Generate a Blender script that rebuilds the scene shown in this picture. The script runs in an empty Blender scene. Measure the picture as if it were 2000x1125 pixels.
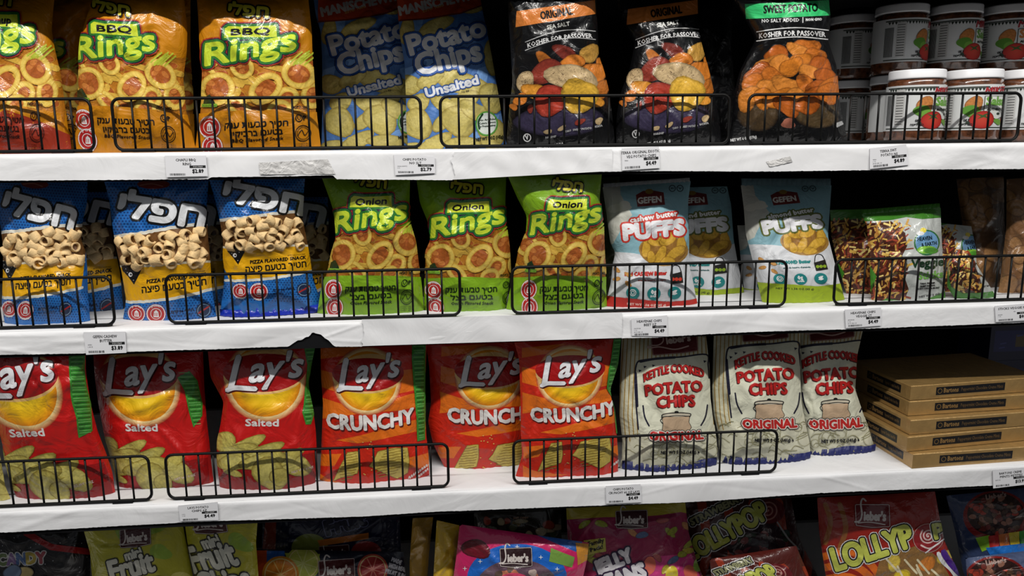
import bpy, math, random
import numpy as np
from mathutils import Vector, Matrix
from mathutils.geometry import tessellate_polygon

scene = bpy.context.scene
# ------------------------------------------------------------------ camera
FPX, PPX, PPY = 1468.83, 975.71, 552.91          # focal length and principal point of the 2000x1125 photo
YAW, PITCH, ROLL = -0.0767, 0.1774, -0.0115
YB = 0.012                                       # plane of the wire fences, behind the shelf lip (y = 0)
CAM = np.array([0.0, YB - 1.2, 1.40])
def _rot(y, p, r):
    cy, sy, cp, sp, cr, sr = math.cos(y), math.sin(y), math.cos(p), math.sin(p), math.cos(r), math.sin(r)
    B = np.array([[1, 0, 0], [0, 0, -1], [0, 1, 0]], float)
    return (np.array([[cr, -sr, 0], [sr, cr, 0], [0, 0, 1]]) @ np.array([[1, 0, 0], [0, cp, -sp], [0, sp, cp]])
            @ np.array([[cy, 0, sy], [0, 1, 0], [-sy, 0, cy]]) @ B)
RM = _rot(YAW, PITCH, ROLL)
cam = bpy.data.cameras.new('camera'); cam_o = bpy.data.objects.new('camera', cam); scene.collection.objects.link(cam_o)
cam.sensor_width = 36; cam.sensor_fit = 'HORIZONTAL'; cam.lens = FPX / 2000 * 36
cam.shift_x = (1000 - PPX) / 2000; cam.shift_y = (PPY - 562.5) / 2000
cam.clip_start = 0.05; cam.clip_end = 50
mw = Matrix.Identity(4)
for k, v in enumerate((RM[0], -RM[1], -RM[2])):
    for i in range(3): mw[i][k] = v[i]
for i in range(3): mw[i][3] = CAM[i]
cam_o.matrix_world = mw
scene.camera = cam_o
# ------------------------------------------------------------------ light
w = bpy.data.worlds.new('shop_air'); scene.world = w; w.use_nodes = True
wn_ = w.node_tree; bg = wn_.nodes['Background']; bg.inputs[0].default_value = (0.92, 0.96, 1.0, 1)
wt = wn_.nodes.new('ShaderNodeTexCoord'); ws = wn_.nodes.new('ShaderNodeSeparateXYZ'); wr_ = wn_.nodes.new('ShaderNodeValToRGB')
wn_.links.new(wt.outputs['Generated'], ws.inputs[0])
wm = wn_.nodes.new('ShaderNodeMapRange'); wm.inputs[1].default_value = -1; wm.inputs[2].default_value = 1
wn_.links.new(ws.outputs['Z'], wm.inputs[0]); wn_.links.new(wm.outputs[0], wr_.inputs[0])
for k_, (q_, v_) in enumerate(((0.0, .04), (0.5, .07), (0.62, .22), (1.0, .42))):     # dark floor and aisle below, pale ceiling above
    e_ = wr_.color_ramp.elements[k_] if k_ < 2 else wr_.color_ramp.elements.new(q_)
    e_.position = q_; e_.color = (v_, v_, v_, 1)
wn_.links.new(wr_.outputs[0], bg.inputs[1])
def strip(name, loc, target, sx, sy, power, col=(1, 0.97, 0.92)):
    l = bpy.data.lights.new(name, 'AREA'); l.shape = 'RECTANGLE'; l.size = sx; l.size_y = sy; l.energy = power; l.color = col
    o = bpy.data.objects.new(name, l); scene.collection.objects.link(o); o.location = loc
    o.rotation_euler = (Vector(target) - Vector(loc)).to_track_quat('-Z', 'Y').to_euler()
strip('aisle_strip_light', (0.0, -1.18, 2.75), (0.0, 0.0, 1.0), 3.6, 0.05, 74)
scene.view_settings.view_transform = 'Standard'; scene.view_settings.look = 'None'
scene.view_settings.gamma = 1; scene.view_settings.use_curve_mapping = False
scene.view_settings.exposure = -0.07

# ------------------------------------------------------------------ helpers
def rays(p):
    p = np.asarray(p, float)
    c = np.stack([(p[..., 0] - PPX) / FPX, (p[..., 1] - PPY) / FPX, np.ones(p.shape[:-1])], -1)
    return c @ RM
def unproj(p, Y):
    r = rays(p); t = (np.asarray(Y) - CAM[1]) / r[..., 1]
    return CAM + r * t[..., None]
def unproj_z(p, Z):
    r = rays(p); t = (Z - CAM[2]) / r[..., 2]
    return CAM + r * t[..., None]
def proj(P):
    c = (np.asarray(P, float) - CAM) @ RM.T
    return np.stack([PPX + FPX * c[..., 0] / c[..., 2], PPY + FPX * c[..., 1] / c[..., 2]], -1)
SH = {1: 1.3996, 2: 1.1295, 3: 0.8324, 4: 0.4900}  # shelf heights

ALB = 0.80
def C(r, g, b, grain=0.0):
    f = lambda x: ((x / 255 + 0.055) / 1.055) ** 2.4 if x > 10.3 else x / 255 / 12.92
    return (f(r) * ALB, f(g) * ALB, f(b) * ALB, grain)
def mat(name, col=(0.5, 0.5, 0.5), rough=0.5, metal=0.0, attr=False, coat=0.0, noise=None, bump=None, spec=0.5, coat_rough=0.08):
    m = bpy.data.materials.new(name); m.use_nodes = True; nt = m.node_tree; b = nt.nodes['Principled BSDF']
    b.inputs['Base Color'].default_value = (*col, 1); b.inputs['Roughness'].default_value = rough; b.inputs['Metallic'].default_value = metal
    b.inputs['Coat Weight'].default_value = coat; b.inputs['Coat Roughness'].default_value = coat_rough; b.inputs['Specular IOR Level'].default_value = spec
    tc = nt.nodes.new('ShaderNodeTexCoord')
    src = None
    if attr:
        a = nt.nodes.new('ShaderNodeAttribute'); a.attribute_name = 'print'; src = a.outputs['Color']
    if noise:
        sc, lo, hi = noise
        n = nt.nodes.new('ShaderNodeTexNoise'); n.inputs['Scale'].default_value = sc; n.inputs['Detail'].default_value = 5
        nt.links.new(tc.outputs['Object'], n.inputs['Vector'])
        mr = nt.nodes.new('ShaderNodeMapRange'); mr.inputs[1].default_value = 0.3; mr.inputs[2].default_value = 0.7
        mr.inputs[3].default_value = lo; mr.inputs[4].default_value = hi
        nt.links.new(n.outputs['Fac'], mr.inputs[0])
        mx = nt.nodes.new('ShaderNodeMix'); mx.data_type = 'RGBA'; mx.blend_type = 'MULTIPLY'
        if attr: nt.links.new(a.outputs['Alpha'], mx.inputs[0])
        else: mx.inputs[0].default_value = 1
        if src: nt.links.new(src, mx.inputs[6])
        else: mx.inputs[6].default_value = (*col, 1)
        nt.links.new(mr.outputs[0], mx.inputs[7]); src = mx.outputs[2]
    if src: nt.links.new(src, b.inputs['Base Color'])
    if bump:
        sc, st, di = bump
        n2 = nt.nodes.new('ShaderNodeTexNoise'); n2.inputs['Scale'].default_value = sc; n2.inputs['Detail'].default_value = 4; n2.inputs['Distortion'].default_value = 0.9
        nt.links.new(tc.outputs['Object'], n2.inputs['Vector'])
        bp = nt.nodes.new('ShaderNodeBump'); bp.inputs['Strength'].default_value = st; bp.inputs['Distance'].default_value = di
        nt.links.new(n2.outputs['Fac'], bp.inputs['Height']); nt.links.new(bp.outputs[0], b.inputs['Normal'])
        nt.links.new(bp.outputs[0], b.inputs['Coat Normal'])
    return m
M = {
    'film': mat('glossy_printed_film', rough=0.36, attr=True, coat=0.45, spec=0.3, noise=(260, 0.72, 1.14), bump=(24, 0.42, 0.016), coat_rough=0.1),
    'matte': mat('satin_printed_film', rough=0.5, attr=True, coat=0.06, spec=0.35, noise=(260, 0.75, 1.12), bump=(24, 0.36, 0.016), coat_rough=0.25),
    'card': mat('printed_card', rough=0.55, attr=True, noise=(300, 0.6, 1.2)),
    'paper': mat('white_shelf_paper', (0.75, 0.75, 0.765), 0.6, noise=(7, 0.9, 1.0), bump=(13, 0.22, 0.012)),
    'stain': mat('smudged_tape', (0.62, 0.61, 0.60), 0.35, noise=(40, 0.7, 1.05), bump=(70, 0.5, 0.01)),
    'rail': mat('black_rail', (0.010, 0.010, 0.011), 0.9, spec=0.0),
    'wire': mat('black_wire', (0.002, 0.002, 0.002), 0.5, spec=0.2),
    'deck': mat('grey_deck', (0.25, 0.25, 0.25), 0.9, spec=0.0),
    'back': mat('black_back_panel', (0.006, 0.006, 0.006), 0.95, spec=0.0),
    'floor': mat('shop_floor', (0.18, 0.17, 0.16), 0.5, noise=(6, 0.7, 1.1)),
    'salsa': mat('red_brown_salsa', (0.10, 0.035, 0.015), 0.2, coat=1.0, noise=(130, 0.4, 1.6), coat_rough=0.05),
    'lid': mat('white_lid', (0.78, 0.78, 0.80), 0.35),
    'gold': mat('gold_foil_card', rough=0.42, attr=True, metal=0.55, coat=0.7, noise=(60, 0.85, 1.1), bump=(60, 0.15, 0.01), coat_rough=0.15),
    'puff': mat('puffed_snack', (0.72, 0.50, 0.24), 0.7, noise=(90, 0.75, 1.15), bump=(160, 0.4, 0.005)),
    'carton': mat('brown_carton', (0.30, 0.20, 0.11), 0.8, noise=(14, 0.85, 1.05)),
}
def link(o, parent=None, loc=None):
    scene.collection.objects.link(o)
    if loc is not None: o.location = loc
    if parent is not None: o.parent = parent
    return o
def tag(o, label=None, cat=None, group=None, kind=None):
    if label: o['label'] = label
    if cat: o['category'] = cat
    if group: o['group'] = group
    if kind: o['kind'] = kind
    return o
def empty(name, loc):
    return link(bpy.data.objects.new(name, None), None, tuple(loc))
def mk(name, V, T, m, cols=None, norms=None, parent=None, origin=(0, 0, 0), smooth=True, loc=None):
    """One mesh object; V are world points, stored relative to origin."""
    V = np.asarray(V, np.float64) - np.asarray(origin, np.float64)
    me = bpy.data.meshes.new(name)
    if isinstance(T, np.ndarray):
        n = T.shape[1]
        me.vertices.add(len(V)); me.vertices.foreach_set('co', V.ravel())
        me.loops.add(T.size); me.loops.foreach_set('vertex_index', T.ravel().astype(np.int32))
        me.polygons.add(len(T)); me.polygons.foreach_set('loop_start', np.arange(0, T.size, n, dtype=np.int32))
        me.update(calc_edges=True)
    else:
        me.from_pydata([tuple(v) for v in V], [], T); me.update()
    me.polygons.foreach_set('use_smooth', np.full(len(me.polygons), smooth))
    if cols is not None:
        a = me.color_attributes.new('print', 'FLOAT_COLOR', 'POINT'); a.data.foreach_set('color', np.asarray(cols, np.float32).ravel())
    me.materials.append(m)
    if norms is not None: me.normals_split_custom_set_from_vertices(np.asarray(norms).tolist())
    o = bpy.data.objects.new(name, me)
    link(o, parent, (None if parent is not None else tuple(origin)) if loc is None else loc)
    return o
def boxdata(lo, hi):
    x0, y0, z0 = lo; x1, y1, z1 = hi
    V = [(x0, y0, z0), (x1, y0, z0), (x1, y1, z0), (x0, y1, z0), (x0, y0, z1), (x1, y0, z1), (x1, y1, z1), (x0, y1, z1)]
    return V, [(0, 3, 2, 1), (4, 5, 6, 7), (0, 1, 5, 4), (1, 2, 6, 5), (2, 3, 7, 6), (3, 0, 4, 7)]
def tube(path, r, n=8, closed=False):
    P = np.asarray(path, float); k = len(P); V = []; F = []
    for i in range(k):
        a = P[(i - 1) % k] if closed or i > 0 else P[i]; b = P[(i + 1) % k] if closed or i < k - 1 else P[i]
        t = b - a; t /= np.linalg.norm(t); ref = np.array([0, 1.0, 0]) if abs(t[1]) < 0.9 else np.array([1.0, 0, 0])
        u = np.cross(t, ref); u /= np.linalg.norm(u); v = np.cross(t, u)
        for j in range(n):
            an = 2 * math.pi * j / n; V.append(P[i] + r * (math.cos(an) * u + math.sin(an) * v))
    for i in range(k if closed else k - 1):
        for j in range(n):
            a, b = i * n + j, i * n + (j + 1) % n; c, d = ((i + 1) % k) * n + (j + 1) % n, ((i + 1) % k) * n + j
            F.append((a, b, c, d))
    if not closed:
        F.append(tuple(range(n - 1, -1, -1))); F.append(tuple((k - 1) * n + j for j in range(n)))
    return V, F
def join(*parts):
    V, F = [], []
    for v, f in parts:
        o = len(V); V += [tuple(x) for x in v]; F += [tuple(i + o for i in q) for q in f]
    return V, F
def lathe(prof, n=40):
    V, F = [], []
    for r, z in prof:
        for j in range(n):
            a = 2 * math.pi * j / n; V.append((r * math.cos(a), r * math.sin(a), z))
    for i in range(len(prof) - 1):
        for j in range(n):
            F.append((i * n + j, i * n + (j + 1) % n, (i + 1) * n + (j + 1) % n, (i + 1) * n + j))
    F.append(tuple(range(n - 1, -1, -1))); F.append(tuple((len(prof) - 1) * n + j for j in range(n)))
    return V, F

# ------------------------------------------------------------------ printed artwork as vector shapes
_gl = {}
def glyphs(s, res):
    if (s, res) in _gl: return _gl[(s, res)]
    hooks = [i for i, ch in enumerate(s) if ch == 'ף']; s0, s = s, s.replace('ף', 'ך')
    c = bpy.data.curves.new('type', 'FONT'); c.body = s; c.size = 1; c.resolution_u = res
    o = bpy.data.objects.new('type', c); scene.collection.objects.link(o)
    me = bpy.data.meshes.new_from_object(o.evaluated_get(bpy.context.evaluated_depsgraph_get()))
    V = np.array([(v.co.x, v.co.y) for v in me.vertices]); T = np.array([tuple(p.vertices) for p in me.polygons], int)
    bpy.data.objects.remove(o); bpy.data.curves.remove(c); bpy.data.meshes.remove(me)
    def width(q):
        k = bpy.data.curves.new('type', 'FONT'); k.body = q + '|'; k.size = 1; ob = bpy.data.objects.new('type', k); scene.collection.objects.link(ob)
        m_ = bpy.data.meshes.new_from_object(ob.evaluated_get(bpy.context.evaluated_depsgraph_get())); r_ = max(v.co.x for v in m_.vertices)
        bpy.data.objects.remove(ob); bpy.data.curves.remove(k); bpy.data.meshes.remove(m_); return r_
    for i in hooks:                                   # the inner stroke of the final letter pe
        x0 = width(s[:i]); x1 = width(s[:i + 1]); x0, x1 = x0 + (x1 - x0) * .02, x1
        for a, b, c_, d in ((.10, .30, .17, .56), (.10, .30, .30, .37)):
            k = len(V); V = np.r_[V, [(x0 + a, b), (x0 + c_, b), (x0 + c_, d), (x0 + a, d)]]; T = np.r_[T, [(k, k + 1, k + 2), (k, k + 2, k + 3)]]
    s = s0
    V[:, 0] = (V[:, 0] - V[:, 0].min()) / max(1e-6, np.ptp(V[:, 0])); V[:, 1] /= 0.682
    cnt = {}
    for t in T:
        for a, b in ((t[0], t[1]), (t[1], t[2]), (t[2], t[0])):
            k = (min(a, b), max(a, b)); cnt[k] = cnt.get(k, 0) + 1
    E = np.array([k for k, v in cnt.items() if v == 1], int)
    _gl[(s, res)] = (V, T, E)
    return _gl[(s, res)]
def rv(s): return s[::-1]                       # right-to-left lettering in visual order

class Art:
    def __init__(self): self.items = []; self.rng = random.Random(5); self.lv = 0.0; self.hold = False
    def add(self, V, T, c, frac=None):
        V = np.asarray(V, float); c = np.asarray(c, float); T = np.asarray(T, int)
        if c.ndim == 1: c = np.tile(c, (len(V), 1))
        lev = np.full(len(T), self.lv) if frac is None else self.lv + 2.6 * np.asarray(frac)
        self.items.append((V, T, c, lev))
        if not self.hold: self.lv += 1.0 if frac is None else 3.0
    def poly(self, pts, c, out=()):
        for wd, oc in out: self.stroke(pts, wd, oc, closed=True)
        t = tessellate_polygon([[Vector((p[0], p[1], 0)) for p in pts]])
        self.add(pts, t, c)
    def rect(self, x0, y0, x1, y1, c): self.add([(x0, y0), (x1, y0), (x1, y1), (x0, y1)], [(0, 1, 2), (0, 2, 3)], c)
    def _rings(self, loops, cols, fan=True):
        n = len(loops[0]); V = []; T = []; K = []
        for l, c in zip(loops, cols): V += list(l); K += [c] * n
        for i in range(len(loops) - 1):
            for j in range(n):
                a, b = i * n + j, i * n + (j + 1) % n; T += [(a, b, b + n), (a, b + n, a + n)]
        if fan:
            o = (len(loops) - 1) * n
            T += [(o, o + j, o + j + 1) for j in range(1, n - 1)]
        self.add(V, T, K)
    def ell(self, cx, cy, rx, ry, c, rot=0, c2=None, n=24, wob=0.0, edge=None, ew=0.18):
        r = self.rng; ph = r.random() * 6.3; ph2 = r.random() * 6.3
        L = []
        ks = [1, 0.55, 0.02] if edge is None else [1, 1 - ew, 0.5, 0.02]
        for k in ks:
            l = []
            for j in range(n):
                a = 2 * math.pi * j / n; q = k * (1 + wob * math.sin(2 * a + ph) + wob * 0.6 * math.sin(3 * a + ph2))
                x, y = rx * q * math.cos(a), ry * q * math.sin(a)
                l.append((cx + x * math.cos(rot) - y * math.sin(rot), cy + x * math.sin(rot) + y * math.cos(rot)))
            L.append(l)
        c2 = c2 or c; mid = tuple((a + b) / 2 for a, b in zip(c, c2))
        self._rings(L, [c, mid, c2] if edge is None else [edge, c, mid, c2])
    def ring(self, cx, cy, rx, ry, wd, ce, cm, rot=0, n=24, wob=0.05):
        ph = self.rng.random() * 6.3; L = []
        for k in (0, 0.3, 0.7, 1):
            l = []
            for j in range(n):
                a = 2 * math.pi * j / n; q = 1 + wob * math.sin(2 * a + ph)
                x, y = (rx - wd * k) * q * math.cos(a), (ry - wd * k) * q * math.sin(a)
                l.append((cx + x * math.cos(rot) - y * math.sin(rot), cy + x * math.sin(rot) + y * math.cos(rot)))
            L.append(l)
        self._rings(L, [ce, cm, cm, ce], fan=False)
    def chip(self, cx, cy, rx, ry, c, ce, rot=None, wob=0.1):
        g = tuple(c[:3]) + (0.8,); self.ell(cx, cy, rx, ry, g, self.rng.uniform(-.6, .6) if rot is None else rot, n=18, wob=wob, edge=tuple(ce[:3]) + (0.8,))
    def stroke(self, pts, wd, c, closed=False, joint=7):
        P = np.asarray(pts, float); n = len(P); V = []; T = []; fr = []
        for i in range(n if closed else n - 1):
            a, b = P[i], P[(i + 1) % n]; d = b - a; l = np.linalg.norm(d)
            if l < 1e-6: continue
            q = np.array([-d[1], d[0]]) / l * wd; k = len(V)
            V += [a + q, b + q, b - q, a - q]; T += [(k, k + 1, k + 2), (k, k + 2, k + 3)]; fr += [(i * .618) % 1] * 2
        if joint:
            for i, p in enumerate(P):
                k = len(V); V += [p + wd * np.array([math.cos(2 * math.pi * j / joint), math.sin(2 * math.pi * j / joint)]) for j in range(joint)]
                T += [(k, k + j, k + j + 1) for j in range(1, joint - 1)]; fr += [(i * .618 + .31) % 1] * (joint - 2)
        self.add(V, T, c, fr if joint or n > 2 else None)
    def curve(self, pts, wd, c):
        P = np.asarray(pts, float); out = []
        for i in range(len(P) - 1):
            p0, p1, p2, p3 = P[max(0, i - 1)], P[i], P[i + 1], P[min(len(P) - 1, i + 2)]
            for t in np.linspace(0, 1, 6)[:-1]:
                out.append(0.5 * (2 * p1 + (p2 - p0) * t + (2 * p0 - 5 * p1 + 4 * p2 - p3) * t * t + (3 * p1 - p0 - 3 * p2 + p3) * t ** 3))
        out.append(P[-1]); self.stroke(out, wd, c, joint=5)
    def circ(self, cx, cy, r, wd, c): self.ring(cx, cy, r + wd, r + wd, 2 * wd, c, c, n=20, wob=0)
    def text(self, s, p0, p1, h, c, bold=0, out=(), shear=0, arc=0, shadow=None, res=None):
        if res is None: res = 1 if h < 11 else (2 if h < 30 else 4)
        V, T, E = glyphs(s, res)
        p0, p1 = np.array(p0, float), np.array(p1, float); d = p1 - p0; l = np.linalg.norm(d); e = d / l; up = np.array([e[1], -e[0]])
        t = V[:, 0]; y = V[:, 1] * h
        P = p0 + np.outer(t, d) + np.outer(y + arc * 4 * t * (1 - t), up) + np.outer(shear * y, e)
        def strokes(wd, col, off=(0, 0)):
            Q = P + np.array(off); a, b = Q[E[:, 0]], Q[E[:, 1]]; dd = b - a; ll = np.maximum(np.linalg.norm(dd, axis=1, keepdims=True), 1e-9)
            q = np.stack([-dd[:, 1], dd[:, 0]], 1) / ll * wd
            n = len(E); g = np.arange(n) * .618 % 1; fr = [g, g]; VV = np.concatenate([a + q, b + q, b - q, a - q]); i = np.arange(n)
            TT = np.concatenate([np.stack([i, i + n, i + 2 * n], 1), np.stack([i, i + 2 * n, i + 3 * n], 1)])
            J = 6 if wd > 0.8 else 0; vs = [VV]; ts = [TT]
            if J:
                u = np.unique(E); o = len(VV); m = len(u)
                for j in range(J): vs.append(Q[u] + wd * np.array([math.cos(2 * math.pi * j / J), math.sin(2 * math.pi * j / J)]))
                k = np.arange(m)
                for j in range(1, J - 1): ts.append(np.stack([o + k, o + j * m + k, o + (j + 1) * m + k], 1)); fr.append((k * .618 + .31) % 1)
            vs.append(Q); ts.append(T + sum(len(v) for v in vs[:-1]))
            fr.append(np.full(len(T), 1.08)); self.add(np.concatenate(vs), np.concatenate(ts), col, np.concatenate(fr))
        if shadow: strokes(max(bold, 0.01), shadow[2], shadow[:2])
        for wd, col in out: strokes(wd + bold, col)
        if bold > 0: strokes(bold, c)
        else: self.add(P, T, c)
    def mapped(self, A):
        o = Art(); o.lv = self.lv
        for V, T, c, l in self.items: o.items.append((V @ A[:, :2].T + A[:, 2], T, c, l))
        return o
def affine(src, dst):
    S = np.c_[np.array(src, float), np.ones(len(src))]; X = np.linalg.lstsq(S, np.array(dst, float), rcond=None)[0]
    return X.T
IDENT = np.array([[1.0, 0, 0], [0, 1.0, 0]])

def cut(uv, ca, it, key, fams):
    """Split triangles along the integer lines of each family so every piece lies on one facet of the surface."""
    for f in fams:
        done = []; cur = (uv, ca, it)
        while len(cur[0]):
            u_, c_, i_ = cur
            s = f(u_); r = np.round(s); s = np.where(abs(s - r) < 1e-6, r, s)
            mn, mx = s.min(1), s.max(1); k = np.round((mn + mx) / 2)
            bad = (k <= mn) | (k >= mx); k = np.where(bad, np.floor(mn) + 1, k); go = (k > mn) & (k < mx)
            done.append((u_[~go], c_[~go], i_[~go]))
            u_, c_, i_, s, k = u_[go], c_[go], i_[go], s[go], k[go]
            if not len(u_): break
            side = s > k[:, None]; n1 = side.sum(1)
            # the vertex alone on its side
            lone = np.where(n1 == 1, side.argmax(1), (~side).argmax(1))
            idx = (lone[:, None] + np.arange(3)) % 3; R = np.arange(len(u_))[:, None]
            u_, c_, s = u_[R, idx], c_[R, idx], s[R, idx]
            t1 = (k - s[:, 0]) / np.where(s[:, 1] == s[:, 0], 1, s[:, 1] - s[:, 0]); t2 = (k - s[:, 0]) / np.where(s[:, 2] == s[:, 0], 1, s[:, 2] - s[:, 0])
            t1 = np.clip(t1, 0, 1)[:, None]; t2 = np.clip(t2, 0, 1)[:, None]
            P = u_[:, 0] + t1 * (u_[:, 1] - u_[:, 0]); Q = u_[:, 0] + t2 * (u_[:, 2] - u_[:, 0])
            cP = c_[:, 0] + t1 * (c_[:, 1] - c_[:, 0]); cQ = c_[:, 0] + t2 * (c_[:, 2] - c_[:, 0])
            nu = np.concatenate([np.stack([u_[:, 0], P, Q], 1), np.stack([P, u_[:, 1], u_[:, 2]], 1), np.stack([P, u_[:, 2], Q], 1)])
            nc = np.concatenate([np.stack([c_[:, 0], cP, cQ], 1), np.stack([cP, c_[:, 1], c_[:, 2]], 1), np.stack([cP, c_[:, 2], cQ], 1)])
            ni = np.concatenate([i_, i_, i_])
            ar = abs((nu[:, 1, 0] - nu[:, 0, 0]) * (nu[:, 2, 1] - nu[:, 0, 1]) - (nu[:, 1, 1] - nu[:, 0, 1]) * (nu[:, 2, 0] - nu[:, 0, 0]))
            kp = ar > 1e-9; cur = (nu[kp], nc[kp], ni[kp])
        uv = np.concatenate([d[0] for d in done]); ca = np.concatenate([d[1] for d in done]); it = np.concatenate([d[2] for d in done])
    return uv, ca, it

LAY = 1.2e-5
def decals(G, N, art_uv):
    """G, N: (NV+1, NU+1, 3) surface points and normals; art_uv: list of (uv in cell units, tris, colours)."""
    NV, NU = G.shape[0] - 1, G.shape[1] - 1
    us, cs, is_, ls = [], [], [], []
    for k, (uv, T, c, lev) in enumerate(art_uv):
        t = uv[T]; mn = t.min(1); mx = t.max(1)
        kp = (mx[:, 0] > 0) & (mn[:, 0] < NU) & (mx[:, 1] > 0) & (mn[:, 1] < NV)
        if not kp.any(): continue
        t = np.clip(t[kp], -3 * NU, 4 * NU); us.append(t); cs.append(c[T][kp]); is_.append(sum(map(len, ls)) + np.arange(kp.sum())); ls.append(np.stack([np.full(kp.sum(), k), lev[kp]], 1))
    if not us: return None
    uv, ca, it = np.concatenate(us), np.concatenate(cs), np.concatenate(is_)
    LS = np.concatenate(ls)
    uv, ca, it = cut(uv, ca, it, None, [lambda x: x[..., 0]])
    m = uv.mean(1); kp = (m[:, 0] > 0) & (m[:, 0] < NU); uv, ca, it = uv[kp], ca[kp], it[kp]
    uv, ca, it = cut(uv, ca, it, None, [lambda x: x[..., 1]])
    m = uv.mean(1); kp = (m[:, 1] > 0) & (m[:, 1] < NV); uv, ca, it = uv[kp], ca[kp], it[kp]
    uv, ca, it = cut(uv, ca, it, None, [lambda x: x[..., 0] - x[..., 1]])
    if not len(uv): return None
    # same turning sense everywhere
    ar = (uv[:, 1, 0] - uv[:, 0, 0]) * (uv[:, 2, 1] - uv[:, 0, 1]) - (uv[:, 1, 1] - uv[:, 0, 1]) * (uv[:, 2, 0] - uv[:, 0, 0])
    fl = ar < 0; uv[fl] = uv[fl][:, [0, 2, 1]]; ca[fl] = ca[fl][:, [0, 2, 1]]
    m = uv.mean(1); ci = np.clip(np.floor(m[:, 0]).astype(int), 0, NU - 1); cj = np.clip(np.floor(m[:, 1]).astype(int), 0, NV - 1)
    fx = uv[..., 0] - ci[:, None]; fy = uv[..., 1] - cj[:, None]; low = (m[:, 0] - ci > m[:, 1] - cj)[:, None, None]
    def ev(A):
        a, b, c_, d = A[cj, ci][:, None], A[cj, ci + 1][:, None], A[cj + 1, ci + 1][:, None], A[cj + 1, ci][:, None]
        x, y = fx[..., None], fy[..., None]
        return np.where(low, a + (b - a) * x + (c_ - b) * y, a + (c_ - d) * x + (d - a) * y)
    P, Nn = ev(G), ev(N); Nn /= np.maximum(np.linalg.norm(Nn, axis=-1, keepdims=True), 1e-9)
    P = P + Nn * (LAY * (LS[it, 1] + 2))[:, None, None]
    lk = np.round(LS[it, 1] * 128).astype(np.int64)
    key = lk[:, None] * (1 << 42) + np.round(uv[..., 0] * 4096).astype(np.int64) * (1 << 21) + np.round(uv[..., 1] * 4096).astype(np.int64)
    _, first, inv = np.unique(key.ravel(), return_index=True, return_inverse=True)
    T = inv.reshape(-1, 3)
    ok = (T[:, 0] != T[:, 1]) & (T[:, 1] != T[:, 2]) & (T[:, 0] != T[:, 2])
    return P.reshape(-1, 3)[first], T[ok], ca.reshape(-1, 4)[first], Nn.reshape(-1, 3)[first]

def resample(pts, v):
    P = np.asarray(pts, float)[::-1]                  # bottom to top
    s = np.r_[0, np.cumsum(np.linalg.norm(np.diff(P, axis=0), axis=1))]; s /= s[-1]
    Q = np.stack([np.interp(v, s, P[:, 0]), np.interp(v, s, P[:, 1])], 1)
    for _ in range(3): Q[1:-1] = 0.25 * Q[:-2] + 0.5 * Q[1:-1] + 0.25 * Q[2:]
    return Q
class Sheet:
    """A four-sided patch given by its left and right outlines in photo pixels (top to bottom)."""
    def __init__(self, L, R):
        self.vd = np.linspace(0, 1, 81); self.L = resample(L, self.vd); self.R = resample(R, self.vd)
    def edge(self, A, v):
        c = np.clip(v, 0, 1); i = np.minimum((c * 80).astype(int), 79); f = v * 80 - i
        return A[i] + (A[i + 1] - A[i]) * f[..., None]
    def pix(self, u, v):
        l, r = self.edge(self.L, v), self.edge(self.R, v); return l + (r - l) * u[..., None]
    def inv(self, p):
        ymid = (self.L[:, 1] + self.R[:, 1]) / 2
        v = 1 - (p[:, 1] - ymid[-1]) / (ymid[0] - ymid[-1]); u = np.full(len(p), 0.5); e_ = 0.01
        for _ in range(14):
            v = np.clip(v, -1.5, 2.5)
            l, r = self.edge(self.L, v), self.edge(self.R, v); e = r - l
            u = np.einsum('ij,ij->i', p - l, e) / np.einsum('ij,ij->i', e, e)
            D = (self.pix(u, v + e_) - self.pix(u, v - e_)) / (2 * e_); q = p - (l + u[:, None] * e)
            n = np.stack([-e[:, 1], e[:, 0]], 1)
            den = np.einsum('ij,ij->i', D, n); v = v + 0.9 * np.einsum('ij,ij->i', q, n) / np.where(abs(den) < 1e-6, 1e-6, den)
        return u, np.clip(v, -1.5, 2.5)
def grid_normals(G):
    du = np.gradient(G, axis=1); dv = np.gradient(G, axis=0); n = np.cross(du, dv)
    return n / np.maximum(np.linalg.norm(n, axis=-1, keepdims=True), 1e-12)
def grid_tris(NV, NU, o=0):
    j, i = np.mgrid[0:NV, 0:NU]; a = (j * (NU + 1) + i).ravel() + o; b = a + 1; d = a + NU + 1; c = d + 1
    return np.concatenate([np.stack([a, b, c], 1), np.stack([a, c, d], 1)])
def wrinkle(rng, U, V, W, H, n, amp):
    X, Y = U * W, V * H; o = np.zeros_like(X)
    for _ in range(5):
        k = 2 * math.pi / rng.uniform(.05, .13); a = rng.uniform(0, math.pi)
        o += amp * 0.45 * np.sin(k * (X * math.cos(a) + Y * math.sin(a)) + rng.uniform(0, 6))
    for q in range(n):
        s = rng.random()
        if s < .4: x0, y0, a = (0.02 if rng.random() < .5 else W - .02), rng.uniform(0, H), None
        elif s < .8: x0, y0, a = rng.uniform(0, W), (H * rng.uniform(.7, 1) if rng.random() < .6 else H * rng.uniform(0, .2)), None
        else: x0, y0, a = rng.uniform(.2, .8) * W, rng.uniform(.2, .8) * H, rng.uniform(0, 6.28)
        if a is None: a = math.atan2(H * rng.uniform(.25, .75) - y0, W * rng.uniform(.1, .9) - x0)
        l = rng.uniform(.04, .13); sg = rng.uniform(.003, .009); am = amp * rng.choice([-1, 1, 1]) * rng.uniform(.5, 1.5)
        dx, dy = X - x0, Y - y0; t = (dx * math.cos(a) + dy * math.sin(a)) / l; d = -dx * math.sin(a) + dy * math.cos(a) + .01 * np.sin(t * 3 + q)
        o += am * np.exp(-(d / sg) ** 2) * np.clip(np.minimum(t + .15, 1 - t) * 4, 0, 1)
    return o

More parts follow.
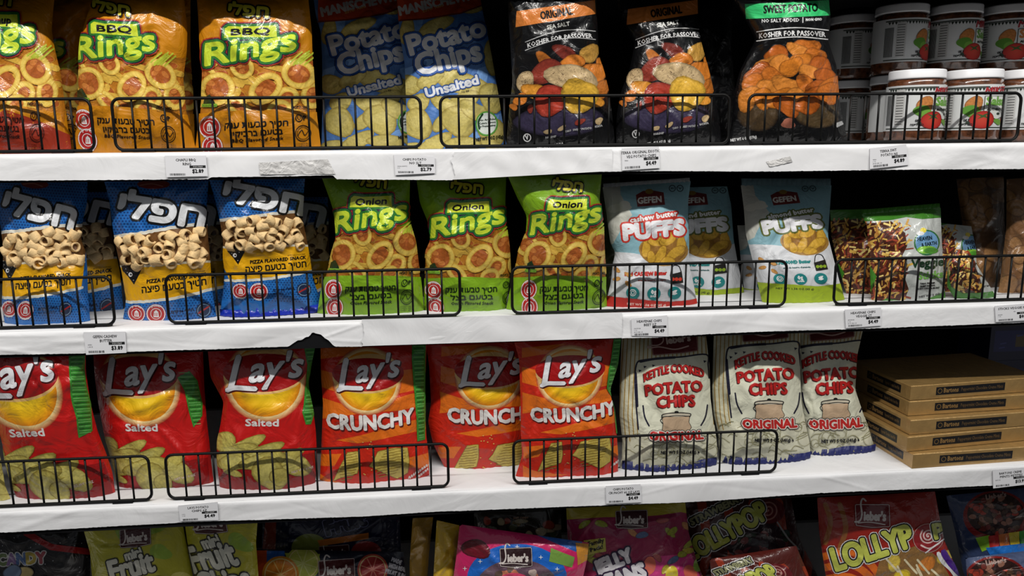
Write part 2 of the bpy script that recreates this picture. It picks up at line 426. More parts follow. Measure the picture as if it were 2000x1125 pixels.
BAGS = {}
def bag(name, label, cat, L, R, art, shelf, seed, T=.032, Y=None, lean=.02, m='film', base=C(200, 130, 20), group=None,
        wn=22, wa=.0022, rot=0.0, cell=.0042, seal=None, bot=.6, parts=None):
    rng = random.Random(seed); S = Sheet(L, R); zs = SH[shelf] + .0008
    bl, br = np.array(L[-1], float), np.array(R[-1], float)
    if Y is not None:
        L, R = list(L), list(R)
        for side in (L, R):
            P = unproj(np.array(side[-1], float), Y)
            if abs(P[2] - zs) > .006:
                P[2] = zs; q = tuple(proj(P)); side[:] = [s_ for s_ in side[:-1] if s_[1] < q[1] - 20] + [q]
        S = Sheet(L, R)
    W = np.linalg.norm(br - bl) / FPX * 1.25; H = abs(np.array(L[0]) - bl)[1] / FPX * 1.25
    NU, NV = max(12, int(W / cell)), max(14, int(H / cell))
    if Y is None:
        Y = unproj_z((bl + br) / 2, zs)[1] + bot * T
        Y = min(max(Y, .022 + T), .022 + T + .03)
    V_, U_ = np.meshgrid(np.linspace(0, 1, NV + 1), np.linspace(0, 1, NU + 1), indexing='ij')
    px = S.pix(U_, V_)
    f = (1 - abs(2 * U_ - 1) ** 2.3) ** .7
    g = np.minimum(bot + (1 - bot) * np.sin(np.pi / 2 * np.clip(V_ / .2, 0, 1)), np.sin(np.pi / 2 * np.clip((1 - V_) / .34, 0, 1)) ** .8)
    wr = wrinkle(rng, U_, V_, W, H, wn, wa) + .0012 * np.sin(U_ * W / .014 * 6.28 + seed) * np.exp(-V_ / .06)
    fade = np.clip(4 * U_ * (1 - U_) * 2.2, 0, 1) * np.clip((1 - V_) * 12, 0, 1)
    Ys = Y + lean * (V_ if lean > 0 else V_ ** 1.8) + rot * (U_ - .5)
    Yf = Ys - T * f * g - wr * fade
    zf = unproj(px, Yf)[..., 2] - SH[shelf]           # the face may press on a wire fence but not through it
    lim = .0188 - np.clip((zf - .086) / .05, 0, 1) * .05
    F = unproj(px, np.maximum(Yf, lim))
    B = unproj(px, Ys) + np.stack([0 * f, T * f * g, 0 * f], -1)
    for A in (F, B):
        A[..., 2] += (zs - A[0:1, :, 2]) * (1 - V_) ** 3
    N = grid_normals(F); NB = -grid_normals(B)
    n = (NV + 1) * (NU + 1)
    T0 = grid_tris(NV, NU); T1 = grid_tris(NV, NU, n)[:, ::-1]
    i = np.arange(NU); T2 = np.concatenate([np.stack([i, i + n, i + n + 1], 1), np.stack([i, i + n + 1, i + 1], 1)])
    Vt = [F.reshape(-1, 3), B.reshape(-1, 3)]; Nt = [N.reshape(-1, 3), NB.reshape(-1, 3)]; Tt = [T0, T1, T2]
    Ct = [np.tile(np.array(base), (2 * n, 1))]
    if art is not None:
        au = []
        for V, TT, c, l in art.items:
            u, v = S.inv(V); au.append((np.stack([u * NU, v * NV], 1), TT, c, l))
        d = decals(F, N, au)
        if d is not None:
            Vt.append(d[0]); Tt.append(d[1] + 2 * n); Ct.append(d[2]); Nt.append(d[3])
    og = np.array([F[0, NU // 2, 0], Y, SH[shelf]])
    o = mk(name, np.concatenate(Vt), np.concatenate(Tt), M[m], np.concatenate(Ct), np.concatenate(Nt), None, og)
    tag(o, label, cat, group)
    if seal:                                          # a crimped strip standing on from the edge of the bag
        for where, col, hgt in seal:
            k = 60; x = np.linspace(0.01, .99, k); src = F[0] if where == 'bottom' else F[-1]
            ii = x * NU; a = np.stack([np.interp(ii, np.arange(NU + 1), src[:, q]) for q in range(3)], 1)
            pl = .0011 * np.sin(np.arange(k) * 1.9)
            if where == 'bottom':
                p0 = a + np.stack([0 * x, -.003 + pl, .0005 + 0 * x], 1); p1 = a + np.stack([0 * x, -.0045 + pl * .6, hgt + .002 * np.sin(x * 9 + seed)], 1)
                p2 = p1 + np.array([0, .004, -.001]); rows = [p0, p1, p2]
            else:
                p0 = a + np.stack([0 * x, pl, -.001 + 0 * x], 1); p1 = a + np.stack([0 * x, pl + .002, hgt + 0 * x], 1); rows = [p0, p1, p1 + np.array([0, .0008, 0]), p0 + np.array([0, .0008, 0])]
            q = len(rows); VV = np.concatenate(rows); t = grid_tris(q - 1, k - 1)
            mk(where + '_seal', VV, t, M[m], np.tile(np.array(col), (len(VV), 1)), None, o, og)
    BAGS[seed] = (o, S, F, N, NU, NV, og)
    return o
def flat_sheet(name, L, R, Ys, art, base, m, parent=None, thick=.0008, label=None, cat=None, group=None):
    """A small flat printed card given by pixel outlines on the plane y = Ys."""
    S = Sheet(L, R); V_, U_ = np.meshgrid(np.linspace(0, 1, 5), np.linspace(0, 1, 5), indexing='ij')
    F = unproj(S.pix(U_, V_), np.full(U_.shape, Ys)); B = F + np.array([0, thick, 0]); N = grid_normals(F); n = 25
    e = [0, 1, 2, 3, 4, 9, 14, 19, 24, 23, 22, 21, 20, 15, 10, 5]; sd = []
    for a, b in zip(e, e[1:] + e[:1]): sd += [(a, a + n, b + n), (a, b + n, b)]
    Vt = [F.reshape(-1, 3), B.reshape(-1, 3)]; Nt = [N.reshape(-1, 3), -N.reshape(-1, 3)]
    Tt = [grid_tris(4, 4), grid_tris(4, 4, n)[:, ::-1], np.array(sd)]; Ct = [np.tile(np.array(base), (2 * n, 1))]
    au = []
    for V, TT, c, l in art.items:
        u, v = S.inv(V); au.append((np.stack([u * 4, v * 4], 1), TT, c, l))
    d = decals(F, N, au)
    if d is not None: Vt.append(d[0]); Tt.append(d[1] + 2 * n); Ct.append(d[2]); Nt.append(d[3])
    og = F[0, 2]
    o = mk(name, np.concatenate(Vt), np.concatenate(Tt), M[m], np.concatenate(Ct), np.concatenate(Nt), parent, og, smooth=False)
    return tag(o, label, cat, group)

# ------------------------------------------------------------------ setting and shelves
def structure(o): o['kind'] = 'structure'; return o
structure(mk('wall_back', *boxdata((-2.4, .47, 0), (2.4, .50, 2.4)), M['back'], smooth=False))
structure(mk('floor', *boxdata((-3, -3, -.05), (3, .55, 0)), M['floor'], smooth=False))

BOT = {1: [(-400, 356), (0, 353), (408, 350), (410, 346), (530, 345), (650, 342), (657, 350), (883, 352), (887, 349), (925, 339), (1280, 334), (1500, 335), (1800, 331), (2000, 330), (2400, 326)],
       2: [(-400, 702), (0, 693), (165, 690), (563, 677), (572, 671), (581, 665), (590, 664), (596, 659), (604, 657), (610, 649), (620, 652), (628, 654), (634, 660), (643, 665), (648, 672), (655, 677), (709, 677), (711, 670), (900, 665), (1290, 659), (1303, 657), (1500, 647), (1660, 643), (2000, 630), (2400, 612)],
       3: [(-400, 1068), (0, 1040), (200, 1029), (350, 1021), (500, 1015), (700, 1009), (860, 999), (1100, 990), (1400, 978), (1600, 963), (2000, 946), (2400, 928)],
       4: None, 0: None}
SH[0] = unproj(np.array([1000., -70.]), 0.0)[2]
XL, XR = -2.0, 2.0
def make_shelf(i, label):
    z = SH[i]; rng = random.Random(i + 40)
    root = mk('store_shelf', *boxdata((XL, .008, z - .016), (XR, .468, z)), M['deck'], smooth=False, origin=(0, .2, z))
    tag(root, label, 'shelf', 'white papered shelves')
    mk('front_rail', *boxdata((XL, .0032, z - .0425), (XR, .0078, z - .001)), M['rail'], parent=root, origin=(0, .2, z), smooth=False)
    nx = 1400; X = np.linspace(XL, XR, nx)
    if BOT[i]:
        P = unproj(np.array(BOT[i], float), np.zeros(len(BOT[i]))); zb = np.interp(X, P[:, 0], P[:, 2])
    else: zb = np.full(nx, z - .044)
    jag = np.array([rng.gauss(0, .00018) for _ in X]); zb = zb + jag
    sec = [(.455, .0004), (.15, .0004), (.08, .0004), (.05, .0004), (.03, .0004), (.018, .0004), (.010, .0003), (.005, -.0003), (.0025, -.0014), (.001, -.003), (.0002, -.0055)]
    nr = 16; Y = np.zeros((len(sec) + nr, nx)); Z = np.zeros_like(Y)
    for k, (a, b) in enumerate(sec): Y[k] = a; Z[k] = z + b
    for k in range(nr):
        t = (k + 1) / nr; Z[len(sec) + k] = (z - .0055) * (1 - t) + zb * t; Y[len(sec) + k] = 0
    d = np.zeros_like(Y); XX = np.tile(X, (len(Y), 1)); dz = z - Z
    for _ in range(40):
        x0 = rng.uniform(XL, XR); z0 = rng.uniform(.005, .045); a = rng.uniform(-.35, .35); l = rng.uniform(.02, .16); s = rng.uniform(.002, .006)
        u = ((XX - x0) * math.cos(a) + (dz - z0) * math.sin(a)) / l; v = -(XX - x0) * math.sin(a) + (dz - z0) * math.cos(a)
        d += rng.uniform(-.0005, .0011) * np.exp(-(v / s) ** 2 - u ** 2)
    for _ in range(10):
        k1, k2 = rng.uniform(10, 60), rng.uniform(20, 120); d += .00022 * np.sin(k1 * XX + k2 * dz + rng.uniform(0, 6))
    front = np.clip((dz - .0005) / .004, 0, 1); Y = Y - np.clip(d + .0002, -.0006, .002) * front
    Z[:8] += .0003 * np.sin(XX[:8] * 55 + i) * (np.array([0, 0, 0, 1, 1, 1, 1, .5])[:, None]) * 0
    V = np.stack([XX, Y, Z], -1)[::-1].reshape(-1, 3)
    mk('paper_cover', V, grid_tris(len(Y) - 1, nx - 1), M['paper'], parent=root, origin=(0, .2, z))
    return root
shelves = {}
for i, lb in ((1, 'top white papered shelf carrying orange ring snacks, black chip bags and salsa jars'),
              (2, 'white papered shelf with a torn black hole, under the blue and green snack bags'),
              (3, 'white papered shelf under the red chip bags and the gold boxes'),
              (4, 'lowest shelf under the shaded candy bags, mostly below the picture')):
    shelves[i] = make_shelf(i, lb)
s0 = mk('shelf_above_1', *join(boxdata((XL, .008, SH[0] - .016), (XR, .468, SH[0])), boxdata((XL, 0, SH[0] - .043), (XR, .008, SH[0]))), M['rail'], smooth=False)  # unseen shelf over the top row; it shades the upper bags
structure(s0)
def tape(i, L, R, m='stain'):
    S = Sheet(L, R); V_, U_ = np.meshgrid(np.linspace(0, 1, 9), np.linspace(0, 1, 25), indexing='ij')
    px = S.pix(U_, V_); r = random.Random(i)
    F = unproj(px, -.0016 - .0005 * np.sin(U_ * 21 + V_ * 5) * np.sin(V_ * 9 + U_ * 4))
    V = np.concatenate([F.reshape(-1, 3), F.reshape(-1, 3) + np.array([0, .0003, 0])])
    mk('tape', V, np.concatenate([grid_tris(8, 24), grid_tris(8, 24, 225)[:, ::-1]]), M[m], parent=shelves[i], origin=(0, .2, SH[i]))
tape(1, [(505, 318), (508, 341)], [(640, 311), (655, 340)])
tape(1, [(1496, 316), (1504, 326)], [(1543, 305), (1548, 316)])

def patch(i, L, R):                                   # a second sheet of shelf paper lapped over the first, with a ragged end
    S = Sheet(L, R); V_, U_ = np.meshgrid(np.linspace(0, 1, 13), np.linspace(0, 1, 61), indexing='ij'); px = S.pix(U_, V_); r = random.Random(i)
    rag = np.array([[r.uniform(-2.5, 2.5), 0] for _ in range(13)]); px = px + rag[:, None, :] * (np.clip(1 - U_ * 30, 0, 1))[..., None]
    F = unproj(px, -.0015 - .0004 * np.sin(U_ * 37 + V_ * 4) - .0003 * np.sin(V_ * 7 + U_ * 11) - .0008 * np.clip(1 - U_ * 14, 0, 1))
    V = np.concatenate([F.reshape(-1, 3), F.reshape(-1, 3) + np.array([0, .0003, 0])])
    mk('paper_patch', V, np.concatenate([grid_tris(12, 60), grid_tris(12, 60, 793)[:, ::-1]]), M['paper'], parent=shelves[i], origin=(0, .2, SH[i]))
patch(1, [(886, 297), (882, 320), (889, 338), (885, 351)], [(1196, 291), (1196, 334)])
patch(2, [(707, 624), (711, 648), (706, 676)], [(1215, 610), (1215, 660)])

def make_fence(x0, shelf, label):
    W, Hh, r = .461, .0762, .0024; zb = SH[shelf] + .0040; rc = .012
    pts = []
    for cx, cz, a0 in ((x0 + W - rc, zb + Hh - rc, 0), (x0 + rc, zb + Hh - rc, 90), (x0 + rc, zb + rc, 180), (x0 + W - rc, zb + rc, 270)):
        for k in range(6):
            a = math.radians(a0 + 18 * k); pts.append((cx + rc * math.cos(a), YB, cz + rc * math.sin(a)))
    og = (x0 + W / 2, YB, SH[shelf])
    fr = mk('wire_fence', *tube(pts, r, 8, True), M['wire'], origin=og)
    tag(fr, label, 'fence', 'black wire shelf fences')
    mk('lower_rod', *tube([(x0 + .006, YB + .004, SH[shelf] + .0030), (x0 + W - .006, YB + .004, SH[shelf] + .0030)], .002, 8), M['wire'], parent=fr, origin=og)
    first = None
    for k in range(18):
        x = x0 + W * (.0615 + (.937 - .0615) * k / 17)
        if first is None:
            first = mk('upright_wire', *tube([(x, YB + .0012, zb - .0015), (x, YB + .0012, zb + Hh)], .0017, 8), M['wire'], parent=fr, origin=(x, YB, zb), loc=(x - og[0], 0, zb - og[2]))
        else:
            c = first.copy(); scene.collection.objects.link(c); c.location = (x - og[0], 0, zb - og[2])
    for fx in (.09, .90):
        x = x0 + W * fx; mk('mounting_clip', *boxdata((x - .016, YB - .004, SH[shelf] + .0008), (x + .016, YB + .003, SH[shelf] + .0042)), M['rail'], parent=fr, origin=og, smooth=False)
    return fr
for x0, s, lb in ((-.9804, 1, 'black wire fence on the top shelf cut off by the left picture edge'),
                  (-.4883, 1, 'black wire fence before the orange barbecue rings and first blue bag of unsalted chips'),
                  (.0031, 1, 'black wire fence before the two black bags with orange bands'),
                  (.4954, 1, 'black wire fence before the salsa jars'),
                  (-.9773, 2, 'black wire fence before the leftmost blue pizza snack bag'),
                  (-.4335, 2, 'black wire fence before the third blue pizza bag and first green onion bag'),
                  (.1125, 2, 'black wire fence before the white and red cashew puffs bag'),
                  (.6589, 2, 'black wire fence before the small veggie stick bags'),
                  (-.9473, 3, 'black wire fence before the two left red salted chip bags'),
                  (-.4595, 3, 'black wire fence before the third salted bag and first orange-striped crunchy bag'),
                  (.1127, 3, 'black wire fence before the first cream kettle chip bag')):
    make_fence(x0, s, lb)

def price_tag(q, t1, t2, price, small, label):
    A = Art(); K = C(15, 15, 18); G = C(70, 70, 75)
    n1, n2 = len(t1) * 2.45, len(t2) * 2.45
    A.text(t1, (50 - n1, 14), (50 + n1, 14), 6.5, K, bold=.25); A.text(t2, (50 - n2 + 2, 24), (50 + n2 + 2, 24), 6.5, K, bold=.25)
    A.rect(58, 24.5, 97, 31, K); A.text('YOU PAY', (66, 30), (90, 30), 4, C(235, 235, 235))
    A.text(price, (64, 43), (91, 43), 9, K, bold=.7)
    for k, s in enumerate(small): A.text(s, (7, 31 + 5 * k), (7 + 2.0 * len(s), 31 + 5 * k), 2.6, G)
    r = random.Random(len(t1) + len(t2)); x = 8
    while x < 46:
        wd = r.choice([.5, .8, 1.3]); A.rect(x, 43.5, x + wd, 49, K); x += wd + r.choice([.6, .9, 1.5])
    A = A.mapped(affine([(0, 0), (100, 0), (100, 52), (0, 52)], q))
    # one thing: a small paper tag stuck on the shelf lip
    return flat_sheet('price_tag', [q[0], q[3]], [q[1], q[2]], -.0026, A, C(236, 236, 240), 'card', label=label, cat='price tag', group='price tags on the shelf lips')
price_tag([(322, 304), (402, 304), (406, 344), (325, 346)], 'CHAFLI BBQ', 'RING', '$2.89', [], 'white price tag reading $2.89 below the orange barbecue rings')
price_tag([(769, 302), (849, 306), (850, 338), (772, 342)], 'CHIPS POTATO', 'NO SLT', '$2.79', ['MANISCHEWITZ', '5OZ'], 'white price tag reading $2.79 below the blue unsalted chip bags')
price_tag([(1214, 290), (1287, 286), (1289, 328), (1215, 333)], 'TERRA ORIGINAL EXOTIC', 'VEG POTATO CHIPS', '$4.49', ['TERRA'], 'white price tag reading $4.49 on the lip of the top shelf')
price_tag([(1699, 290), (1770, 282), (1775, 322), (1699, 330)], 'TERRA SWT', 'POTATO NS', '$4.89', ['TERRA', '6 OZ', '$0.82 PER OZ'], 'white price tag reading $4.89 below the salsa jars')
price_tag([(163, 649), (245, 648), (247, 689), (168, 693)], 'GEFEN CASHEW', 'BUTTER', '$3.89', ['GEFEN', '1.58OZ'], 'white price tag reading $3.89 below the blue pizza snack bags')
price_tag([(1233, 623), (1303, 616), (1304, 657), (1234, 656)], 'HEAVEN&E CHIPS', 'BEET 5Z', '$4.49', ['HEAVENS&E', '5 OZ', '$0.90 PER OZ'], 'white price tag for beet chips below the cashew puffs bag')
price_tag([(1650, 605), (1721, 601), (1721, 636), (1652, 641)], 'HEAVEN&E CHIPS', 'VEGGIE ST', '$4.49', ['HEAVENS&E', '5 OZ', '$0.90 PER OZ'], 'white price tag for veggie sticks below the veggie stick bags')
price_tag([(1943, 598), (2016, 592), (2017, 625), (1945, 629)], 'STICKS VEGGIE MIX', '-', '$0.99', ['HEAVEN', '1 OZ'], 'white price tag reading $0.99 cut off by the right picture edge')
price_tag([(348, 988), (425, 981), (427, 1016), (352, 1018)], 'LAYS POTATO', 'CHIPS 6Z', '$4.49', ['LAYS', '6 OZ'], 'white price tag for 6Z potato chips below the salted red bags')
price_tag([(1183, 950), (1251, 946), (1253, 981), (1184, 984)], 'CHIPS POTATO', 'CRUNCHY 60 OZ LAYS', '$4.49', [], 'white price tag for crunchy potato chips below the third striped bag')
price_tag([(1939, 919), (2008, 913), (2008, 946), (1940, 954)], 'BARTONS CREME', 'MINTS PETITES', '$13.99', ['BARTONS'], 'white price tag reading $13.99 below the gold boxes')

# ------------------------------------------------------------------ package artwork (drawn in the pixels of one reference bag, then mapped)
W_ = C(235, 235, 235); K_ = C(14, 14, 16); RED = C(185, 35, 35)
def z(k, x0, y0): return lambda *p: [(x0 + a / k, y0 + b / k) for a, b in p]

def red_circle(A, x, y, r, i=0):
    A.ell(x, y, r, r, RED); A.circ(x, y, r * .92, r * .05, W_); A.circ(x, y, r * .55, r * .03, W_)
    A.poly([(x - r * .25, y + r * .35), (x + r * .3, y + r * .35), (x + r * .22, y - r * .2), (x, y - r * .4), (x - r * .2, y - r * .2)], W_)
    for k in (-.1, .08): A.stroke([(x + r * k, y - r * .1), (x + r * k, y + r * .25)], r * .035, RED, joint=0)
    A.text(rv('בכמות'), (x - r * .55, y + r * .86), (x + r * .55, y + r * .86), r * .22, W_, bold=.2, arc=-r * .12)
    A.text(rv('נתרן' if i else 'שומן'), (x - r * .5, y - r * .64), (x + r * .5, y - r * .64), r * .22, W_, bold=.2, arc=r * .12)

def d_rings(base, word, heb2, eng, dark, low=None, boxfill=C(205, 220, 55), bright=1.0):
    A = Art(); r = A.rng
    cr = lambda a, b, c, g=.5: C(a * bright, b * bright, c * bright, g)
    A.poly([(360, 122), (650, 108), (650, 235), (360, 240)], cr(196, 124, 34, .9))
    for k in range(34):
        A.chip(r.uniform(375, 635), r.uniform(125, 220), r.uniform(8, 20), r.uniform(5, 11), cr(184, 96, 38), cr(222, 165, 65))
    for k in range(20):
        A.curve([(x0 := r.uniform(370, 640), y0 := r.uniform(125, 215)), (x0 + r.uniform(-25, 25), y0 + r.uniform(-20, 20)), (x0 + r.uniform(-50, 50), y0 + r.uniform(-15, 15))], r.uniform(4, 7), cr(228, 182, 72, .7))
    for cx, cy, a, b, wd in ((473, 130, 22, 24, 8), (396, 150, 24, 26, 8), (560, 190, 26, 22, 9), (610, 185, 24, 26, 9), (465, 205, 30, 18, 9), (425, 172, 31, 31, 9), (583, 144, 31, 30, 10), (519, 172, 31, 29, 10), (545, 212, 26, 18, 8)):
        A.ell(cx, cy, a - wd, b - wd, cr(182, 96, 38, .9), n=20)
        for q in range(3): A.chip(cx + r.uniform(-.4, .4) * a, cy + r.uniform(-.4, .4) * b, a * .3, b * .2, cr(215, 130, 60), cr(165, 75, 25))
        A.ring(cx, cy, a * r.uniform(.98, 1.14), b * r.uniform(.95, 1.1), wd * 1.25, cr(214, 160, 52), cr(242, 208, 98), rot=r.uniform(-.8, .8), wob=.07)
    A.poly([(340, 224), (380, 219), (430, 214), (500, 212), (570, 214), (640, 220), (680, 330), (320, 330)], base)
    if low:
        A.poly([(520, 222), (590, 235), (680, 262), (680, 340), (330, 340), (330, 285), (430, 278)], low)
    K = dark
    for k in range(8):
        x = r.uniform(535, 600); A.stroke([(x, 128 - k), (x + 26, 106 - k)], 1.6, C(190, 200, 60), joint=0)
    bx = [(439, 74), (440, 56), (447, 51), (470, 53), (505, 52), (539, 50), (541, 73)]
    rp = dict(shear=.22, res=3)
    p0, p1, h = (403, 127), (575, 96), 40
    for wd, c in ((9, C(170, 55, 25)), (6.5, C(40, 30, 65)), (4.5, C(45, 120, 45))):
        A.stroke(bx, wd, c, closed=True); A.text('Rings', p0, p1, h, c, bold=wd + 2.0, **rp)
    A.poly(bx, boxfill); A.text('Rings', p0, p1, h, C(208, 228, 60), bold=2.1, **rp)
    if word: A.text(word, (452, 70), (527, 67), 12.5, K_, bold=.85, shear=.1)
    A.text(rv('חפלי'), (447, 28), (523, 35), 21, C(215, 205, 55), bold=1.7, out=((3, K_),), res=2)
    A.text(rv('חטיף טבעות ענק'), (440, 246), (562, 243), 11, K, bold=.5); A.text(rv(heb2), (452, 262), (553, 258), 10.5, K, bold=.5)
    A.text(eng, (453, 272), (554, 269), 6.3, K, bold=.3, shear=.15)
    red_circle(A, 411, 243, 21); red_circle(A, 416, 279, 21, 1)
    A.poly([(398, 206), (402, 188), (412, 182), (421, 196), (424, 206)], C(25, 50, 25)); A.rect(397, 200, 426, 206, C(120, 170, 50))
    A.text('kosher', (399, 205), (424, 205), 3.6, K_)
    A.circ(583, 229, 6.5, .9, K); A.text('U', (580, 232), (586, 232), 6.5, K, bold=.3); A.text('P', (592, 233), (598, 232.5), 8.5, K, bold=.5)
    A.text(rv('כשר לפסח'), (570, 211), (601, 211), 5.5, K, bold=.3); A.text('Kosher for Passover', (570, 217), (601, 217), 2.6, K)
    A.circ(591, 258, 15, .8, K); A.circ(591, 258, 11.5, .5, K); A.curve([(581, 262), (588, 252), (594, 262), (601, 254)], .8, K)
    for k in range(3): A.text(rv('רמת השמירה'), (576, 279 + 4 * k), (606, 279 + 4 * k), 3, K)
    return A
Q_R4 = [(404, 127), (580, 69), (439, 242), (562, 238)]
BBQ_BASE = C(208, 135, 18)
def rings_at(q, kind):
    if kind == 'bbq': A = d_rings(BBQ_BASE, 'BBQ', 'בטעם ברביקיו', 'BBQ Flavored Snack', K_)
    elif kind == 'ketchup': A = d_rings(BBQ_BASE, 'Ketchup', 'בטעם קטשופ', 'Ketchup Flavored Snack', C(50, 12, 8), low=C(165, 55, 35))
    else: A = d_rings(C(128, 172, 32), 'Onion', 'בטעם בצל', 'Onion Flavored Snack', C(18, 40, 12), boxfill=C(215, 225, 60), bright=.88)
    return A.mapped(affine(Q_R4, q))

def wobble(pts, r, a, n=10):
    out = []
    for (x0, y0), (x1, y1) in zip(pts[:-1], pts[1:]):
        for k in range(n): t = k / n; out.append((x0 + (x1 - x0) * t + r.uniform(-a, a), y0 + (y1 - y0) * t + r.uniform(-a, a)))
    return out + [pts[-1]]
WIN = [(205, 458), (290, 448), (360, 440), (425, 432), (425, 516), (230, 522)]
def d_pizza():
    A = Art(); r = A.rng; DB = C(12, 50, 112)
    A.hold = True
    for j in range(22):
        for i in range(38):
            x, y = 190 + i * 6.6 + (j % 2) * 3.3, 348 + j * 5.6; A.ell(x, y, 1.9, 1.7, DB, n=6) if y < 470 else None
    A.hold = False; A.lv += 1; A.ell(300, 360, 32, 9, C(130, 35, 25)); A.curve([(274, 362), (296, 359), (318, 364)], 1, C(170, 110, 95))
    t = wobble([(190, 463), (222, 463), (290, 453), (345, 443), (430, 436)], r, 1.3); b = wobble([(430, 510), (340, 514), (290, 520), (225, 521)], r, 1.3)
    A.poly(t + [(432, 520), (225, 528)], C(118, 80, 42, .8))
    A.stroke(t, 3.2, C(228, 226, 215))
    A.poly(b + [(228, 560), (244, 593), (300, 586), (360, 577), (430, 560)], C(238, 176, 18)); A.stroke(b, 2.2, C(235, 228, 205))
    l = wobble([(235, 594), (300, 588), (360, 579), (432, 562)], r, 1)
    A.poly(l + [(460, 650), (220, 660)], C(38, 112, 190))
    A.hold = True
    for j in range(13):
        for i in range(38):
            x, y = 215 + i * 6.2 + (j % 2) * 3.1, 572 + j * 5.0
            if y > 600 - (x - 235) * .16: A.ell(x, y, 1.5, 1.4, DB, n=6)
    A.hold = False; A.lv += 1; A.stroke(l, 2.8, C(230, 228, 215))
    A.poly([(237, 520), (255, 517), (276, 528), (262, 557), (252, 543), (240, 530)], K_); A.ell(255, 537, 4, 4.5, W_); A.ell(256, 537, 1.8, 2, K_)
    for x, y in ((246, 526), (264, 530), (261, 548), (249, 533)): A.ell(x, y, .9, .9, W_, n=6)
    A.text('PIZZA FLAVORED SNACK', (287, 554), (402, 540), 7, K_, bold=.5, shear=.12); A.text('ARTIFICIALLY FLAVORED', (364, 535), (401, 531), 2.6, K_)
    A.text(rv('חטיף בטעם פיצה'), (278, 573), (403, 557), 13.5, K_, bold=.5, shear=.05)
    red_circle(A, 267, 614, 17, 1); red_circle(A, 305, 613, 19)
    A.ell(398, 607, 15, 15, C(20, 40, 75)); A.circ(398, 607, 12, .8, C(120, 150, 180)); A.stroke([(388, 612), (408, 600)], 1.6, C(170, 40, 40))
    A.text(rv('חפלי 60 גרם'), (335, 611), (378, 607), 5, C(10, 25, 60), bold=.3); A.text(rv('מוצר ישראל'), (335, 619), (375, 615), 4, C(10, 25, 60))
    A.text(rv('חפלי'), (230, 419), (394, 445), 45, C(226, 228, 232), bold=3.4, out=((4.4, K_),), shear=.06, res=3)
    return A
Q_P2 = [(229, 420), (393, 445), (278, 572), (403, 557)]

def chips(A, lst, jit=0):
    for x, y, rx, ry, c, ce in lst: A.chip(x, y, rx, ry, c, ce)
CH, CE = C(205, 188, 105, .6), C(160, 140, 65, .6)
def d_unsalted():
    A = Art(); r = A.rng; B2, B3 = C(120, 165, 225), C(70, 125, 205)
    for k in range(16):
        x, y = r.uniform(780, 990), r.uniform(30, 285); A.poly([(x, y), (x + 24, y - 8), (x + 14, y + 36), (x - 8, y + 30)], r.choice((B2, B3)))
    for x, y, a, b in ((795, 60, 16, 26), (850, 52, 38, 15), (925, 12, 28, 14), (960, 110, 16, 34), (900, 160, 62, 22), (800, 165, 26, 18), (840, 155, 30, 14), (960, 190, 26, 28), (905, 195, 34, 16), (818, 200, 26, 16), (870, 205, 34, 14),
                       (815, 240, 28, 32), (866, 236, 26, 14), (895, 235, 34, 30), (960, 255, 28, 28), (925, 215, 30, 18), (850, 278, 40, 14), (905, 278, 40, 12), (965, 284, 30, 12), (800, 285, 20, 10)):
        A.chip(x, y, a, b, CH, CE); A.chip(x + a * .1, y - b * .1, a * .6, b * .5, C(214, 198, 118, .6), C(200, 182, 100, .6))
    A.poly([(770, -40), (990, -60), (990, -10), (900, 25), (830, 36), (775, 40)], C(195, 70, 30)); A.stroke([(770, 41), (830, 37), (900, 26), (990, -8)], 1.5, C(120, 40, 25))
    A.text('MANISCHEWITZ', (782, 30), (945, -6), 17, C(205, 205, 205), bold=1.4); A.text('ESTD 1888', (827, 25), (866, 13), 4, C(220, 160, 90), bold=.3)
    BL = C(35, 85, 165); BD = C(20, 45, 95)
    for s, p0, p1, h, bo in (('Potato', (803, 107), (949, 69), 37, 2.4), ('Chips', (818, 146), (941, 116), 39, 2.6), ('Unsalted', (834, 189), (935, 163), 17, 1.1)):
        A.text(s, p0, p1, h, BD, bold=bo + h * .13, res=3); A.text(s, p0, p1, h, BL, bold=bo + h * .09, res=3)
    for s, p0, p1, h, bo in (('Potato', (803, 107), (949, 69), 37, 2.4), ('Chips', (818, 146), (941, 116), 39, 2.6), ('Unsalted', (834, 189), (935, 163), 17, 1.1)):
        A.text(s, p0, p1, h, C(222, 224, 228), bold=bo, res=3)
    A.ell(950, 240, 22, 24, C(90, 160, 60)); A.ell(950, 240, 19, 21, C(222, 228, 222)); A.curve([(936, 250), (934, 236), (942, 222)], 2, C(20, 60, 30))
    for k, s in enumerate(('No Artificial', 'Colors, Flavors', 'or Preservatives')): A.text(s, (936, 236 + 6 * k), (967, 233 + 6 * k), 3.6, C(25, 45, 30), bold=.3)
    A.text('NET WT 5 OZ (142g)', (930, 274), (982, 268), 6, C(40, 42, 20), bold=.4); A.text('12.48', (902, 181), (916, 179), 4, K_)
    return A

